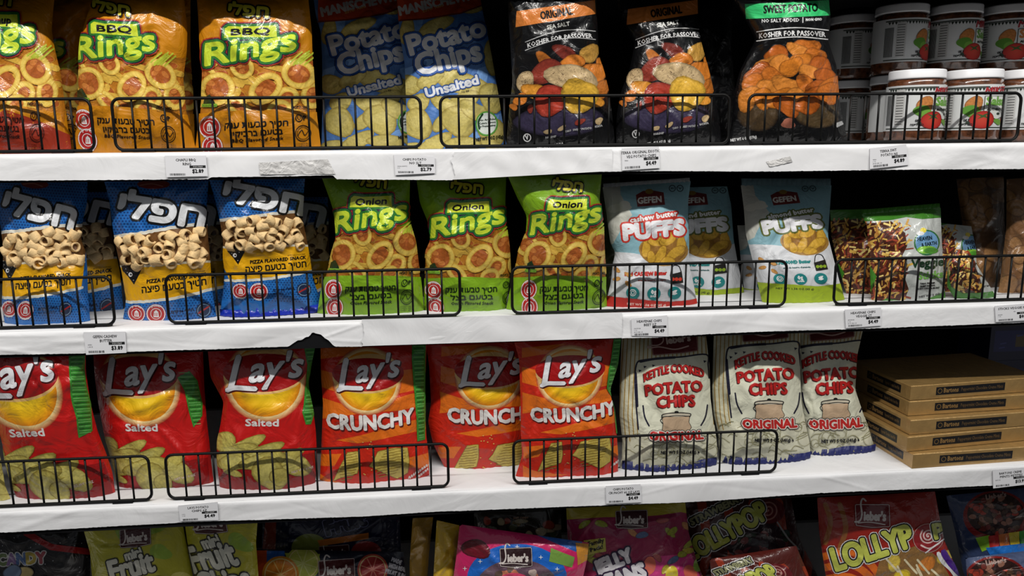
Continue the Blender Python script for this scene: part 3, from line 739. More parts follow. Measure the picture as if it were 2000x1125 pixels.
def d_veg(kind):
    A = Art(); r = A.rng
    if kind == 'orig':
        A.poly([(1009, 22), (1162, 0), (1164, 27), (1007, 53)], C(212, 125, 55)); A.text('TERRA', (1030, 4), (1130, -12), 14, C(190, 190, 190), bold=1)
        A.text('ORIGINAL', (1057, 38), (1119, 28), 15, K_, bold=.8); A.text('SEA SALT', (1069, 57), (1113, 49.5), 7.5, C(200, 200, 195), bold=.5)
        A.text('KOSHER FOR PASSOVER', (1031, 93), (1157, 74), 8.5, W_, bold=.35, arc=6)
        for dy in (3, -13): A.curve([(1026, 95 + dy), (1060, 85 + dy - 3), (1095, 77 + dy - 4), (1130, 73 + dy - 2), (1163, 74 + dy)], .8, C(190, 190, 190))
        zz = lambda x, y: (780 + x / 3.124, y / 3.124)
        A.ell(1093, 232, 92, 30, C(62, 55, 82, .9), wob=.06, edge=C(30, 26, 40, .9))
        RB, OB, TY, OR, RD, CR, OY, BR, YL = C(120, 45, 35), C(190, 110, 40), C(205, 155, 70), C(218, 128, 45), C(150, 58, 44), C(208, 180, 135), C(225, 150, 50), C(178, 60, 42), C(235, 185, 65)
        for x, y, a, b, c in ((1010, 320, 85, 40, RB), (885, 360, 60, 36, OB), (1160, 325, 60, 58, TY), (1232, 400, 30, 55, OR), (1060, 375, 80, 40, OR), (900, 435, 95, 80, RD), (770, 500, 48, 80, CR), (1190, 440, 70, 65, OR), (1235, 540, 50, 55, OB), (820, 550, 70, 50, OY),
                              (740, 600, 45, 35, OR), (1050, 470, 150, 85, CR), (1200, 620, 50, 30, OY), (925, 605, 95, 105, BR), (1095, 580, 100, 120, YL), (800, 655, 20, 25, RD), (700, 645, 24, 20, OB), (1100, 735, 35, 16, RD), (1215, 730, 25, 20, CR), (905, 790, 30, 12, CR), (990, 770, 26, 14, CR)):
            if c is CR and a > 100 or c is BR:
                pass
            X, Y = zz(x, y); dk = tuple(v * .45 for v in c[:3]) + (.6,); A.chip(X, Y, a / 3.124, b / 3.124, c, dk, wob=.13)
            if c is CR and a > 40:
                for k in range(40):
                    t, q = r.uniform(0, 6.28), r.random() ** .5 * .8; sx, sy = X + a / 3.124 * q * math.cos(t), Y + b / 3.124 * q * math.sin(t); d = r.uniform(0, 3)
                    A.stroke([(sx, sy), (sx + 2.2 * math.cos(d), sy + 2.2 * math.sin(d))], .35, C(95, 60, 45), joint=0)
        for s, x, y in (('PARSNIP', 1066, 266), ('TARO', 1104, 255), ('SWEET POTATO', 1119, 252), ('BATATA', 1158, 247)): A.text(s, (x, y), (x + 4.2 * len(s) * .7, y - 3), 3.6, C(190, 190, 190), bold=.3)
        A.circ(1030, 264, 7, 1, C(210, 210, 210)); A.text('V', (1027, 268), (1033, 267), 8, C(210, 210, 210), bold=.6)
        A.text('NET WT 5 OZ (141g)', (1050, 286), (1100, 278), 5, C(220, 220, 220), bold=.4)
    else:
        A.poly([(1455, 8), (1620, 0), (1623, 30), (1457, 37)], C(60, 205, 120)); A.text('TERRA', (1490, 0), (1590, -6), 14, C(190, 190, 190), bold=1)
        A.text('SWEET POTATO', (1492, 26), (1597, 22), 15, K_, bold=.8); A.text('NO SALT ADDED', (1488, 44), (1561, 42), 6.5, W_, bold=.25); A.stroke([(1568, 34), (1568, 44)], .8, W_); A.text('NON GMO', (1574, 41), (1605, 40), 5, W_, bold=.4)
        A.text('KOSHER FOR PASSOVER', (1483, 75), (1612, 72), 9.5, W_, bold=.45, arc=4)
        for dy in (4, -14): A.curve([(1478, 76 + dy), (1520, 70 + dy), (1565, 68 + dy), (1618, 73 + dy)], 1, W_)
        A.ell(1482, 222, 42, 30, C(82, 64, 42, .9), wob=.05, edge=C(38, 28, 20, .9)); A.ell(1596, 220, 46, 27, C(88, 70, 44, .9), wob=.05, edge=C(38, 28, 20, .9)); A.ell(1540, 238, 16, 8, C(165, 100, 80), wob=.2)
        P = [(1572, 95), (1517, 105), (1560, 100), (1590, 110), (1500, 130), (1525, 125), (1560, 120), (1600, 130), (1480, 142), (1508, 150), (1545, 130), (1580, 140), (1612, 150), (1470, 165), (1500, 172), (1535, 165), (1572, 165), (1602, 172), (1626, 165), (1462, 190), (1490, 190), (1520, 190), (1555, 188), (1590, 185), (1620, 180), (1536, 205), (1578, 202)]
        for x, y in P:
            c = r.choice((C(212, 118, 40), C(226, 140, 55), C(195, 100, 32), C(222, 130, 40))); dk = tuple(v * .42 for v in c[:3]) + (.6,)
            A.chip(x, y, r.uniform(20, 29), r.uniform(14, 22), c, dk, rot=r.uniform(-.9, .9), wob=.16)
        A.text('NET WT 6 OZ (170g)', (1428, 272), (1478, 265), 5, C(220, 220, 220), bold=.4)
        A.poly([(1631, 238), (1645, 233), (1647, 240), (1634, 246)], C(190, 190, 190))
    return A

def d_puffs(kind):
    A = Art(); r = A.rng; alm = kind == 'almond'
    OUT = C(95, 105, 45) if alm else C(200, 50, 35); TEAL = C(30, 130, 130); BND = C(158, 180, 40) if alm else C(190, 40, 30)
    A.poly([(1150, 340), (1400, 330), (1400, 480), (1330, 500), (1230, 505), (1180, 490), (1150, 460)], C(135, 178, 190))
    A.poly([(1150, 330), (1210, 330), (1212, 380), (1235, 420), (1218, 440), (1198, 476), (1150, 500)], C(196, 196, 186))
    A.ell(1212, 405, 22, 7, C(215, 213, 200)); A.ell(1198, 409, 12, 7, C(215, 213, 200)); A.ell(1220, 400, 11, 8, C(215, 213, 200))
    A.poly([(1150, 497), (1195, 492), (1230, 494), (1270, 500), (1330, 495), (1400, 470), (1400, 620), (1150, 620)], C(214, 216, 220))
    A.ell(1296, 490, 48, 30, C(165, 125, 60), wob=.03); A.ell(1296, 488, 45, 28, C(150, 105, 40, .8), wob=.03)
    for x, y, a, b, t in ((1262, 484, 9, 20, .2), (1284, 472, 20, 10, .3), (1306, 466, 22, 11, -.5), (1330, 480, 10, 22, .2), (1318, 495, 22, 11, -.6), (1290, 498, 11, 18, .5), (1272, 502, 10, 11, 0), (1304, 510, 16, 8, .1)):
        A.chip(x, y, a, b, C(212, 165, 55, .7), C(150, 105, 28, .7), rot=t, wob=.14)
    A.poly([(1242, 381), (1256, 373), (1275, 372), (1296, 376), (1299, 400), (1245, 404)], C(105, 25, 25)); A.ell(1268, 374, 8, 5, C(140, 110, 40))
    A.text('GEFEN', (1246, 398), (1292, 394.5), 11.5, C(225, 222, 215), bold=.7)
    for x in (1313, 1328): A.circ(x, 368, 6, .8, C(50, 60, 65)); A.text('OU' if x == 1313 else 'V', (x - 3, 370), (x + 3, 370), 4, C(50, 60, 65), bold=.3)
    wd = 'almond butter' if alm else 'cashew butter'
    for o, c in ((3.6, OUT),):
        A.text(wd, (1231, 435), (1323, 421), 10, c, bold=.7 + o * .8); A.text('PUFFS', (1220, 468), (1336, 457), 28, c, bold=3 + o, res=3)
    A.text(wd, (1231, 435), (1323, 421), 10, W_, bold=.7); A.text('PUFFS', (1220, 468), (1336, 457), 28, C(228, 228, 232), bold=3, res=3)
    A.text('Real ALMOND Butter' if alm else 'Real CASHEW Butter', (1221, 540), (1302, 537), 7.5, TEAL if alm else C(190, 40, 30), bold=.8)
    A.text('avec de beurre d\'amande' if alm else 'avec de beurre en cajou', (1246, 549), (1300, 548), 3.4, C(150, 60, 50) if not alm else C(60, 100, 100), bold=.3)
    for k in range(4): A.chip(1205 + (k % 2) * 22, 528 + k * 9, 8, 4, C(205, 150, 80), C(160, 100, 45))
    A.poly([(1308, 537), (1331, 531), (1334, 553), (1310, 556)], C(28, 26, 24)); A.curve([(1309, 538), (1314, 520), (1325, 520), (1330, 532)], .8, C(28, 26, 24))
    for x in (1314, 1321, 1328): A.ell(x, 546, 3.6, 3.6, C(140, 170, 40) if alm else C(205, 60, 40), n=10)
    for x, s in ((1236, ''), (1277, '0g'), (1317, 'g')):
        A.ell(x, 573, 13, 12.5, TEAL)
        if s: A.text(s, (x - 5, 574), (x + 5, 573), 8, W_, bold=.7)
        else: A.circ(x, 572, 6, .8, W_); A.circ(x, 572, 3, .7, W_)
        A.text('SUGAR', (x - 7, 580), (x + 7, 579.5), 3.6, W_, bold=.3) if s == '0g' else None
    A.poly([(1150, 585), (1190, 581), (1260, 585), (1310, 590), (1400, 584), (1400, 640), (1150, 640)], BND)
    A.text('NET WT 1.58 OZ (45 g)', (1225, 596), (1300, 598), 4, C(70, 80, 20) if alm else C(235, 200, 190), bold=.3)
    return A
Q_G = [(1270, 386), (1216, 470), (1339, 458), (1236, 573), (1316, 572)]

def d_sticks():
    A = Art(); r = A.rng
    A.poly([(1660, 440), (1740, 432), (1768, 455), (1772, 480), (1762, 500), (1775, 520), (1768, 545), (1775, 565), (1760, 600), (1660, 610)], C(78, 36, 22, .9))
    for k in range(260):
        A.lv = 2 + (k * 7) % 24
        x, y = r.uniform(1680, 1772), r.uniform(436, 596); t = r.gauss(-.8, .8); l = r.uniform(6, 17)
        A.stroke([(x, y), (x + l * math.cos(t), y + l * math.sin(t))], r.uniform(1.0, 2.2), r.choice((C(222, 178, 82, .5), C(165, 70, 48, .5), C(240, 212, 130, .5), C(215, 165, 80, .5), C(200, 135, 60, .5), C(140, 62, 40, .5))), joint=0)
    A.lv = 28
    A.poly([(1670, 400), (1850, 390), (1850, 424), (1800, 428), (1770, 424), (1740, 430), (1690, 432), (1670, 436)], C(62, 125, 38))
    A.poly([(1690, 600), (1700, 520), (1712, 540), (1702, 570)], C(70, 140, 40)); A.poly([(1770, 600), (1845, 572), (1850, 600)], C(75, 135, 50)); A.poly([(1700, 600), (1730, 583), (1790, 592), (1790, 604)], C(80, 140, 60))
    A.circ(1810, 474, 24, 1.2, C(45, 120, 60)); A.ell(1810, 474, 22, 22.5, C(120, 170, 215)); A.ell(1810, 488, 19, 8, C(130, 190, 60)); A.ell(1818, 490, 14, 6, C(80, 150, 50))
    A.ell(1803, 450, 6, 5, C(235, 215, 70)); A.ell(1797, 456, 8, 4, W_)
    A.text('HEAVEN', (1792, 471), (1820, 468), 7.5, C(15, 40, 50), bold=.4); A.text('& EARTH', (1800, 482), (1829, 478), 7, C(15, 40, 50), bold=.4)
    A.text('Veggie', (1780, 523), (1842, 519), 16, C(25, 60, 35), bold=.8, shear=.08); A.text('Sticks', (1793, 546), (1841, 543), 14, C(120, 180, 85), bold=.8, shear=.08)
    for k, s in enumerate(('TARO, PARSNIP,', 'SWEET POTATO,', 'RED BEET, CARROT & SEA SALT')): A.text(s, (1797 - 8 * (k == 2), 556 + 5 * k), (1826 + 8 * (k == 2), 555 + 5 * k), 3, C(40, 40, 40), bold=.3)
    A.text('NET WT 5 OZ', (1795, 582), (1835, 578), 3.6, C(40, 40, 40), bold=.2)
    return A

def d_sticks_low():
    A = Art(); r = A.rng
    A.poly([(1840, 480), (1896, 484), (1905, 520), (1920, 560), (1905, 600), (1840, 600)], C(70, 34, 22))
    for k in range(150):
        A.lv = 2 + (k * 7) % 24
        x, y = r.uniform(1845, 1912), r.uniform(484, 582); t = r.gauss(-.8, .8); l = r.uniform(6, 15)
        A.stroke([(x, y), (x + l * math.cos(t), y + l * math.sin(t))], r.uniform(1.0, 2.2), r.choice((C(222, 178, 82, .5), C(165, 70, 48, .5), C(240, 212, 130, .5), C(215, 165, 80, .5), C(200, 135, 60, .5))), joint=0)
    A.lv = 28
    A.poly([(1840, 520), (1852, 525), (1858, 560), (1880, 572), (1950, 566), (1960, 600), (1840, 600)], C(66, 135, 42))
    A.text('NET WT', (1918, 560), (1934, 558), 3, C(40, 40, 40), bold=.2)
    return A
def lays(A, L, s, h, sun, rr, ban, ang):
    """the sun disc, the dark red banner and the white script."""
    x, y = sun
    A.ell(x, y, rr * 1.16, rr * 1.16, C(245, 215, 150), c2=C(245, 215, 150), n=36, edge=C(190, 60, 25), ew=.12)
    A.ell(x, y, rr, rr, C(248, 190, 25), c2=C(252, 222, 45), n=36, edge=C(235, 140, 20), ew=.25)
    bx, by, a, b = ban
    A.ell(bx, by, a * 1.05, b * 1.12, C(235, 190, 120), rot=ang, n=30, wob=.05); A.ell(bx, by, a, b, C(165, 16, 18), rot=ang, n=30, wob=.05)
    (x0, y0), (x1, y1) = L, s; d = x1 - x0; ex, ey = d, y1 - y0
    e = np.array([ex, ey]) / math.hypot(ex, ey); up = np.array([e[1], -e[0]])
    P = lambda t, q: tuple(np.array(L) + e * (t * d) + up * (q * h))
    LP = [P(.20, 1.0), P(.16, .78), P(.11, .45), P(.05, .05)]; F = [P(0, .0), P(.1, .05), P(.24, .0), P(.38, -.05)]; W8 = h * .095
    body = (P(.30, .18), P(1.0, .20))
    for off, c, g in (((1.2, 2.0), C(70, 6, 8), h * .02), ((0, 0), C(70, 6, 8), h * .012), ((0, 0), C(232, 232, 236), 0)):
        o = lambda q: [(p[0] + off[0], p[1] + off[1]) for p in q]
        A.curve(o(LP), W8 + g, c); A.curve(o(F), W8 * .8 + g, c)
        A.text("ay's", *o(body), h * .78, c, bold=h * .030 + g, shear=.36, res=3)
PC, PE = C(196, 182, 92, .7), C(140, 122, 48, .7)
def d_salted():
    A = Art()
    zz = lambda x, y: (400 + x / 2.884, 650 + y / 2.884)
    A.poly([(400, 905), (640, 885), (640, 990), (400, 990)], C(150, 18, 20))
    lays(A, (444, 762), (588, 747), 62, (518, 744), 70, (517, 727, 80, 38), -.08)
    A.text('Salted', (480, 832), (544, 832), 13, C(228, 222, 218), bold=.75)
    for x, y, a, b in ((110, 620, 70, 60), (230, 640, 120, 40), (180, 680, 120, 50), (300, 690, 170, 40), (170, 730, 100, 50), (160, 795, 50, 22), (500, 745, 110, 60), (440, 710, 120, 40), (330, 720, 130, 50), (365, 790, 100, 90), (420, 810, 60, 50)):
        A.chip(*zz(x, y), a / 2.884, b / 2.884, PC, PE)
        if a > 90: A.chip(*zz(x, y), a / 4.5, b / 4.5, C(208, 196, 110, .7), C(190, 176, 88, .7))
    A.text('NET WT 6 OZ', (570, 925), (612, 918), 4, C(225, 200, 190), bold=.2)
    return A
Q_L3 = [(444, 762), (588, 747), (480, 832), (544, 832)]
def green_panel(A, pts, n=16):
    A.poly(pts, C(58, 142, 48)); P = np.array(pts); x0, x1, y0, y1 = P[:, 0].min(), P[:, 0].max(), P[:, 1].min(), P[:, 1].max()
    k = len(pts) // 2; Lp, Rp = P[:k], P[k:][::-1]
    for y in np.arange(y0 + 4, y1 - 6, 4.2):
        a = np.interp(y, Lp[:, 1], Lp[:, 0]) + 3; b = np.interp(y, Rp[:, 1], Rp[:, 0]) - 3
        if b - a > 6: A.stroke([(a, y), (b, y - 1)], .6, C(125, 195, 110) if int(y) % 3 else C(20, 60, 20), joint=0)
def d_crunchy():
    A = Art(); O = C(228, 112, 26); zz = lambda *p: [(400 + x / 2.884, 650 + y / 2.884) for x, y in p]
    for q in (((640, 205), (735, 230), (760, 340), (640, 300)), ((1080, 215), (1300, 190), (1300, 300), (1060, 350)), ((640, 360), (770, 400), (950, 405), (1180, 340), (1300, 330), (1300, 395), (1100, 440), (900, 450), (640, 490)), ((740, 605), (900, 570), (1180, 495), (1300, 480), (1300, 540), (1000, 600), (860, 620)),
              ((640, 690), (770, 680), (730, 750), (640, 760)), ((640, 800), (700, 830), (900, 860), (640, 870)), ((1100, 720), (1300, 690), (1300, 790), (1140, 770)), ((640, 90), (900, 70), (780, 130), (640, 150))):
        A.poly(zz(*q), O)
    lays(A, (661, 762), (779, 745), 56, (717, 744), 58, (719, 731, 69, 33), -.06)
    for off, c, b in (((1.5, 2.5), C(85, 18, 12), 2.2), ((0, 0), C(232, 228, 224), 1.8)):
        A.text('CRUNCHY', (640 + off[0], 834 + off[1]), (808 + off[0], 825 + off[1]), 27, c, bold=b, arc=-9, res=2)
    for q in (((805, 672), (865, 665), (868, 740), (858, 785), (795, 800), (728, 830), (760, 760)), ((975, 670), (1060, 655), (1140, 655), (1150, 730), (1142, 800), (1085, 830), (1010, 790), (928, 745), (950, 720))):
        P = zz(*q); A.poly(P, C(205, 182, 88, .7), out=((1.2, C(140, 110, 40)),)); P = np.array(P); m = P.mean(0)
        for t in np.linspace(-.82, .82, 10):
            hy = (P[:, 1].max() - P[:, 1].min()) / 2; hx = (P[:, 0].max() - P[:, 0].min()) / 2 * (.86 - .55 * max(0, abs(t) - .3))
            sx = -t * hx * .35
            A.stroke([(m[0] - hx * .78 + sx, m[1] + t * hy + 3), (m[0] + hx * .78 + sx, m[1] + t * hy - 3)], .8, C(152, 126, 45), joint=0)
    for k in range(14): A.ell(*zz((A.rng.uniform(880, 960), A.rng.uniform(600, 800)))[0], 1.6, 1.3, C(225, 170, 90), n=6)
    for k in range(9): x, y = 798 + k * 4, 938 - k * 2.4; A.curve([(x, y + 2), (x + 2, y - 4), (x + 3, y + 1), (x + 5, y - 3)], .7, C(230, 220, 215))
    for k in range(6): x, y = 812 + k * 4, 940 - k * 2.6; A.curve([(x, y + 2), (x + 2, y - 4), (x + 3, y + 1)], .7, C(230, 220, 215))
    return A
Q_X1 = [(661, 762), (781, 747), (639, 838), (809, 826)]

def d_kettle():
    A = Art(); zz = lambda *p: [(1180 + x / 3.04, 630 + y / 3.04) for x, y in p]; NV = C(24, 24, 48); TN = C(172, 140, 72); RD = C(188, 32, 30); DR = C(96, 18, 24)
    for x in range(85, 720, 24): A.poly(zz((x + 8, 20), (x + 14, 20), (x + 6 + (x - 340) * .04, 720), (x + (x - 340) * .04, 720)), TN)
    A.poly(zz((200, 640), (185, 300), (200, 238), (300, 215), (460, 204), (606, 190), (622, 250), (632, 440), (650, 640), (640, 800), (200, 800)), C(222, 222, 200))
    A.curve(zz((203, 640), (190, 480), (183, 330), (195, 240), (240, 222), (320, 214), (460, 204), (606, 190), (616, 250), (622, 330)), 1.5, NV)
    A.curve(zz((215, 232), (300, 216), (420, 207)), 2.4, NV); A.curve(zz((188, 300), (198, 500)), 1.9, NV)
    for x, y in ((212, 285), (242, 262), (292, 255), (596, 230)): A.poly(zz((x - 8, y - 6), (x + 12, y - 2), (x - 4, y + 10)), NV)
    A.curve(zz((230, 495), (240, 560), (266, 615)), 1.5, NV); A.curve(zz((612, 490), (600, 560), (574, 610)), 1.5, NV)
    lg = zz((288, 100), (540, 62), (548, 160), (470, 172), (296, 186)); A.poly(lg, DR, out=((3.4, DR), (2.6, C(190, 150, 140)), (1.8, DR)))
    A.text('ieber\'s', *zz((372, 128), (512, 108)), 13, C(222, 200, 190), bold=.9); A.curve(zz((365, 40), (345, 60), (350, 110), (320, 135), (268, 138), (264, 152), (330, 146), (420, 160), (500, 140)), 1.2, C(215, 180, 170))
    for s, p, h, bo, ar in (('KETTLE COOKED', ((240, 350), (592, 325)), 15, 1.1, 14), ('POTATO', ((250, 434), (582, 406)), 20, 1.6, 2), ('CHIPS', ((318, 506), (538, 494)), 21, 1.6, 1)):
        a, b = zz(*p); A.text(s, (a[0] - 1.3, a[1] + 1.3), (b[0] - 1.3, b[1] + 1.3), h, C(60, 14, 16), bold=bo, arc=ar, res=2); A.text(s, a, b, h, RD, bold=bo * .85, arc=ar, res=2)
    A.poly(zz((345, 560), (505, 558), (500, 590), (515, 620), (490, 660), (440, 672), (380, 668), (345, 640), (352, 600)), C(196, 168, 138), out=((1, K_),))
    A.ell(*zz((428, 545))[0], 28, 4.5, C(200, 190, 170)); A.curve(zz((345, 560), (350, 545), (428, 535), (508, 540), (505, 560)), .9, K_); A.curve(zz((340, 562), (425, 552), (508, 556)), .7, K_); A.ell(*zz((428, 530))[0], 4, 2.2, K_); A.curve(zz((350, 565), (335, 580), (350, 600)), .8, K_)
    r = A.rng
    A.poly(zz((120, 800), (170, 690), (230, 660), (300, 690), (350, 660), (430, 690), (520, 660), (600, 640), (640, 600), (720, 700), (720, 960), (60, 960)), C(216, 214, 190))
    for k in range(40):
        x, y = r.uniform(120, 680), r.uniform(650, 890); A.curve(zz((x, y), (x + r.uniform(15, 40), y - r.uniform(-8, 22)), (x + r.uniform(45, 80), y + r.uniform(-25, 18))), .7, C(152, 148, 112))
    for k in range(8): x, y = r.uniform(160, 640), r.uniform(690, 880); A.circ(*zz((x, y))[0], r.uniform(7, 13), .5, C(152, 148, 112))
    a, b = zz((272, 696), (582, 688))
    for wd, c in ((4.4, C(30, 20, 24)), (3.1, C(225, 215, 205)), (1.2, C(192, 36, 34))): A.text('ORIGINAL', a, b, 15.5, c, bold=wd, arc=-1, res=2)
    A.text('NET WT 5 OZ (141g) e', *zz((335, 776), (560, 770)), 5.8, K_, bold=.5); A.text('0824', *zz((575, 92), (612, 88)), 4, K_)
    return A
Q_K1 = [(z_[0], z_[1]) for z_ in [(1180 + 250 / 3.04, 630 + 435 / 3.04), (1180 + 580 / 3.04, 630 + 405 / 3.04), (1180 + 270 / 3.04, 630 + 700 / 3.04), (1180 + 585 / 3.04, 630 + 690 / 3.04)]]
def zq(k, x0, y0, *p): return [(x0 + a / k, y0 + b / k) for a, b in p]

# ------------------------------------------------------------------ the bags of the top shelf
Zb = 'snack bag'
bag('snack_bag', 'orange and red bag of ketchup rings cut off by the left edge, top shelf', Zb, [(-112, -22), (-110, 60), (-104, 140), (-108, 230), (-116, 294)], [(108, -20), (103, 30), (101, 60), (108, 100), (118, 140), (125, 190), (133, 250), (138, 291)],
    rings_at([(-84, 98), (66, 56), (-72, 232), (53, 227)], 'ketchup'), 1, 101, base=BBQ_BASE, group='ring snack bags')
bag('snack_bag', 'shaded orange rings bag wedged behind the ketchup and first barbecue bags', Zb, [(30, -15), (40, 100), (46, 200), (46, 280)], [(196, -15), (168, 60), (160, 150), (164, 280)],
    rings_at([(-20, 118), (125, 85), (0, 236), (118, 232)], 'bbq'), 1, 102, base=BBQ_BASE, Y=.125, T=.022, group='ring snack bags', lean=.0)
bag('snack_bag', 'orange barbecue rings bag with a torn glare line, left of the other lit one', Zb, [(196, -22), (172, 24), (160, 64), (156, 96), (155, 130), (154, 190), (150, 240), (146, 289)], [(356, -22), (360, 0), (366, 60), (365, 100), (358, 150), (360, 190), (366, 230), (382, 290)],
    rings_at([(157, 112), (302, 72), (184, 235), (306, 232)], 'bbq'), 1, 103, base=BBQ_BASE, group='ring snack bags', lean=-.005)
bag('snack_bag', 'dim orange sliver of rings bag standing behind the first barbecue rings bag', Zb, [(240, -15), (245, 100), (250, 280)], [(372, -15), (372, 100), (376, 180), (378, 280)],
    rings_at([(160, 118), (330, 85), (200, 236), (320, 232)], 'bbq'), 1, 104, base=BBQ_BASE, Y=.135, T=.022, group='ring snack bags', lean=.0)
bag('snack_bag', 'orange barbecue rings bag facing straight out beside the blue chip bags', Zb, [(383, -22), (387, 32), (390, 100), (396, 137), (394, 190), (390, 224), (382, 287)], [(600, -22), (609, 60), (611, 130), (615, 190), (618, 230), (626, 291)],
    rings_at(Q_R4, 'bbq'), 1, 105, base=BBQ_BASE, group='ring snack bags', lean=.0)
UB = C(80, 124, 190)
A = d_unsalted()
bag('chip_bag', 'blue unsalted potato chip bag half hidden behind its twin', Zb, [(606, -25), (613, 0), (617, 32), (626, 60), (629, 110), (630, 200), (627, 284)], [(790, -25), (800, 40), (806, 120), (808, 200), (806, 284)],
    A.mapped(affine([(803, 107), (949, 69), (834, 189), (935, 163)], [(650, 108), (798, 70), (683, 188), (782, 163)])), 1, 106, T=.022, Y=.172, base=UB, m='matte', group='blue unsalted chip bags', lean=.01)
bag('chip_bag', 'blue unsalted potato chip bag with its white badge showing, beside black bags', Zb, [(774, -25), (776, 0), (780, 60), (791, 130), (793, 190), (794, 240), (797, 288)], [(935, -25), (938, 0), (951, 60), (964, 130), (974, 190), (982, 240), (990, 287)],
    A, 1, 107, T=.026, Y=.118, base=UB, m='matte', group='blue unsalted chip bags', lean=.015)
BK = C(13, 13, 15)
A = d_veg('orig')
bag('chip_bag', 'black vegetable chip bag with bright orange band, beside the blue chip bags', Zb, [(992, -22), (993, 29), (998, 106), (1001, 160), (995, 205), (988, 283)], [(1163, -22), (1165, 20), (1168, 64), (1169, 106), (1180, 141), (1190, 182), (1196, 224), (1202, 283)],
    A, 1, 108, base=BK, group='black vegetable chip bags', lean=-.035, wn=26, wa=.002)
bag('chip_bag', 'black vegetable chip bag with a dim orange band, second from the blue bags', Zb, [(1204, -22), (1206, 8), (1222, 54), (1240, 84), (1229, 137), (1212, 180), (1204, 224), (1203, 282)], [(1362, -22), (1363, 20), (1364, 50), (1369, 80), (1385, 141), (1394, 180), (1404, 224), (1410, 281)],
    A.mapped(affine([(1057, 37), (1119, 28), (1031, 93), (1157, 74), (1095 - 35, 185 + 10), (1095 + 35, 185)], [(1272, 34), (1332, 27), (1248, 87), (1367, 69), (1270, 190), (1342, 182)])), 1, 109, base=BK, group='black vegetable chip bags', lean=.012, wn=26, wa=.002)
bag('chip_bag', 'plain black bag edge glinting in shadow between orange and green banded bags', Zb, [(1330, -15), (1335, 100), (1332, 276)], [(1432, -15), (1428, 90), (1436, 180), (1441, 276)], None, 1, 110, base=BK, Y=.13, T=.024, group='black vegetable chip bags', wn=26, wa=.002)
bag('chip_bag', 'black sweet potato chip bag with a bright green band', Zb, [(1430, -22), (1434, 0), (1455, 35), (1476, 77), (1445, 137), (1434, 180), (1430, 224), (1423, 279)], [(1617, -22), (1619, 0), (1623, 45), (1616, 77), (1634, 128), (1638, 180), (1644, 224), (1658, 277)],
    d_veg('sweet'), 1, 111, base=BK, group='black vegetable chip bags', lean=-.035, wn=26, wa=.002)

# salsa jars: glass body, printed label, white lid
def jar_label(rad, z0, z1, ink=C(110, 165, 70)):
    A = Art(); DK = C(20, 35, 22)
    w, h = 100.0, 68.0      # millimetre-like label units, x along the arc, y down
    for k in range(-8, 15): A.poly([(k * 5 - 26, 5), (k * 5 - 21, 5), (k * 5 - 23.5, 10)], DK)
    A.rect(-70, 3, 10, 4.6, DK); A.rect(-70, 64, 90, 65.5, DK)
    A.rect(-52, 6, -16 - 22, 60, C(200, 200, 198))
    for k in range(13): A.stroke([(-51, 10 + 4 * k), (-40, 10 + 4 * k)], .5, C(60, 60, 60), joint=0)
    for k in range(12): A.rect(-70 + 1.2 * k, 14, -69.4 + 1.2 * k, 60, K_)
    i0 = len(A.items)
    A.chip(6, 30, 10, 12, C(205, 130, 60), C(150, 90, 35)); A.ell(4, 40, 10, 9, C(90, 150, 40), wob=.15); A.ell(10, 44, 8, 6, C(120, 175, 60), wob=.15)
    A.text('MIKEE', (16, 15), (46, 13), 10, C(170, 35, 45), bold=.45, shear=.2)
    A.poly([(17, 18), (48, 18), (50, 46), (34, 52), (17, 46)], C(228, 230, 225), out=((.8, DK),)); A.text('Salsa', (19, 31), (46, 31), 12, ink, bold=.9)
    A.text('AUTHENTIC', (20, 39), (44, 39), 3.4, DK, bold=.4); A.ell(36, 44, 3, 2, DK)
    A.ell(16, 53, 14.5, 13, C(195, 38, 28), c2=C(215, 70, 50), wob=.03, edge=C(140, 20, 18)); A.poly([(16, 46), (8, 43), (14, 48), (10, 52), (17, 49), (24, 52), (19, 47), (24, 42), (17, 45)], C(60, 95, 40))
    A.ell(38, 56, 7, 5, C(110, 160, 60), wob=.2); A.ell(47, 54, 4, 7, C(190, 50, 40), wob=.1)
    for k in range(i0, len(A.items)):
        V = A.items[k][0]; V[:, 0] = (V[:, 0] - 17) * 1.3 + 4.5
    A.ell(-16, 57, 3, 2.4, C(40, 60, 45)); A.text(rv('כשר לפסח'), (-28, 61), (-10, 61), 3.4, K_, bold=.2); A.text('OK P', (-22, 55), (-14, 55), 3.6, K_, bold=.3)
    NU, NV = 64, 6; half = 2.55
    th = np.linspace(-half, half, NU + 1); zz_ = np.linspace(z0, z1, NV + 1)
    T_, Z_ = np.meshgrid(th, zz_); r_ = rad + .0006
    F = np.stack([r_ * np.sin(T_), -r_ * np.cos(T_), Z_], -1); N = np.stack([np.sin(T_), -np.cos(T_), 0 * T_], -1)
    au = []
    mm = (z1 - z0) / h
    for V, TT, c, l in A.items:
        au.append((np.stack([(V[:, 0] * mm / r_ + half) / (2 * half) * NU, (h - V[:, 1]) / h * NV], 1), TT, c, l))
    d = decals(F, N, au); n = (NU + 1) * (NV + 1)
    B = np.stack([rad * .9985 * np.sin(T_), -rad * .9985 * np.cos(T_), Z_], -1)
    V = np.concatenate([F.reshape(-1, 3), B.reshape(-1, 3), d[0]]); T = np.concatenate([grid_tris(NV, NU), grid_tris(NV, NU, n)[:, ::-1], d[1] + 2 * n])
    Cc = np.concatenate([np.tile(np.array(C(222, 224, 224)), (2 * n, 1)), d[2]]); Nn = np.concatenate([N.reshape(-1, 3), -N.reshape(-1, 3), d[3]])
    return V, T, Cc, Nn
JR, JH = .0455, .1213
jar0 = None
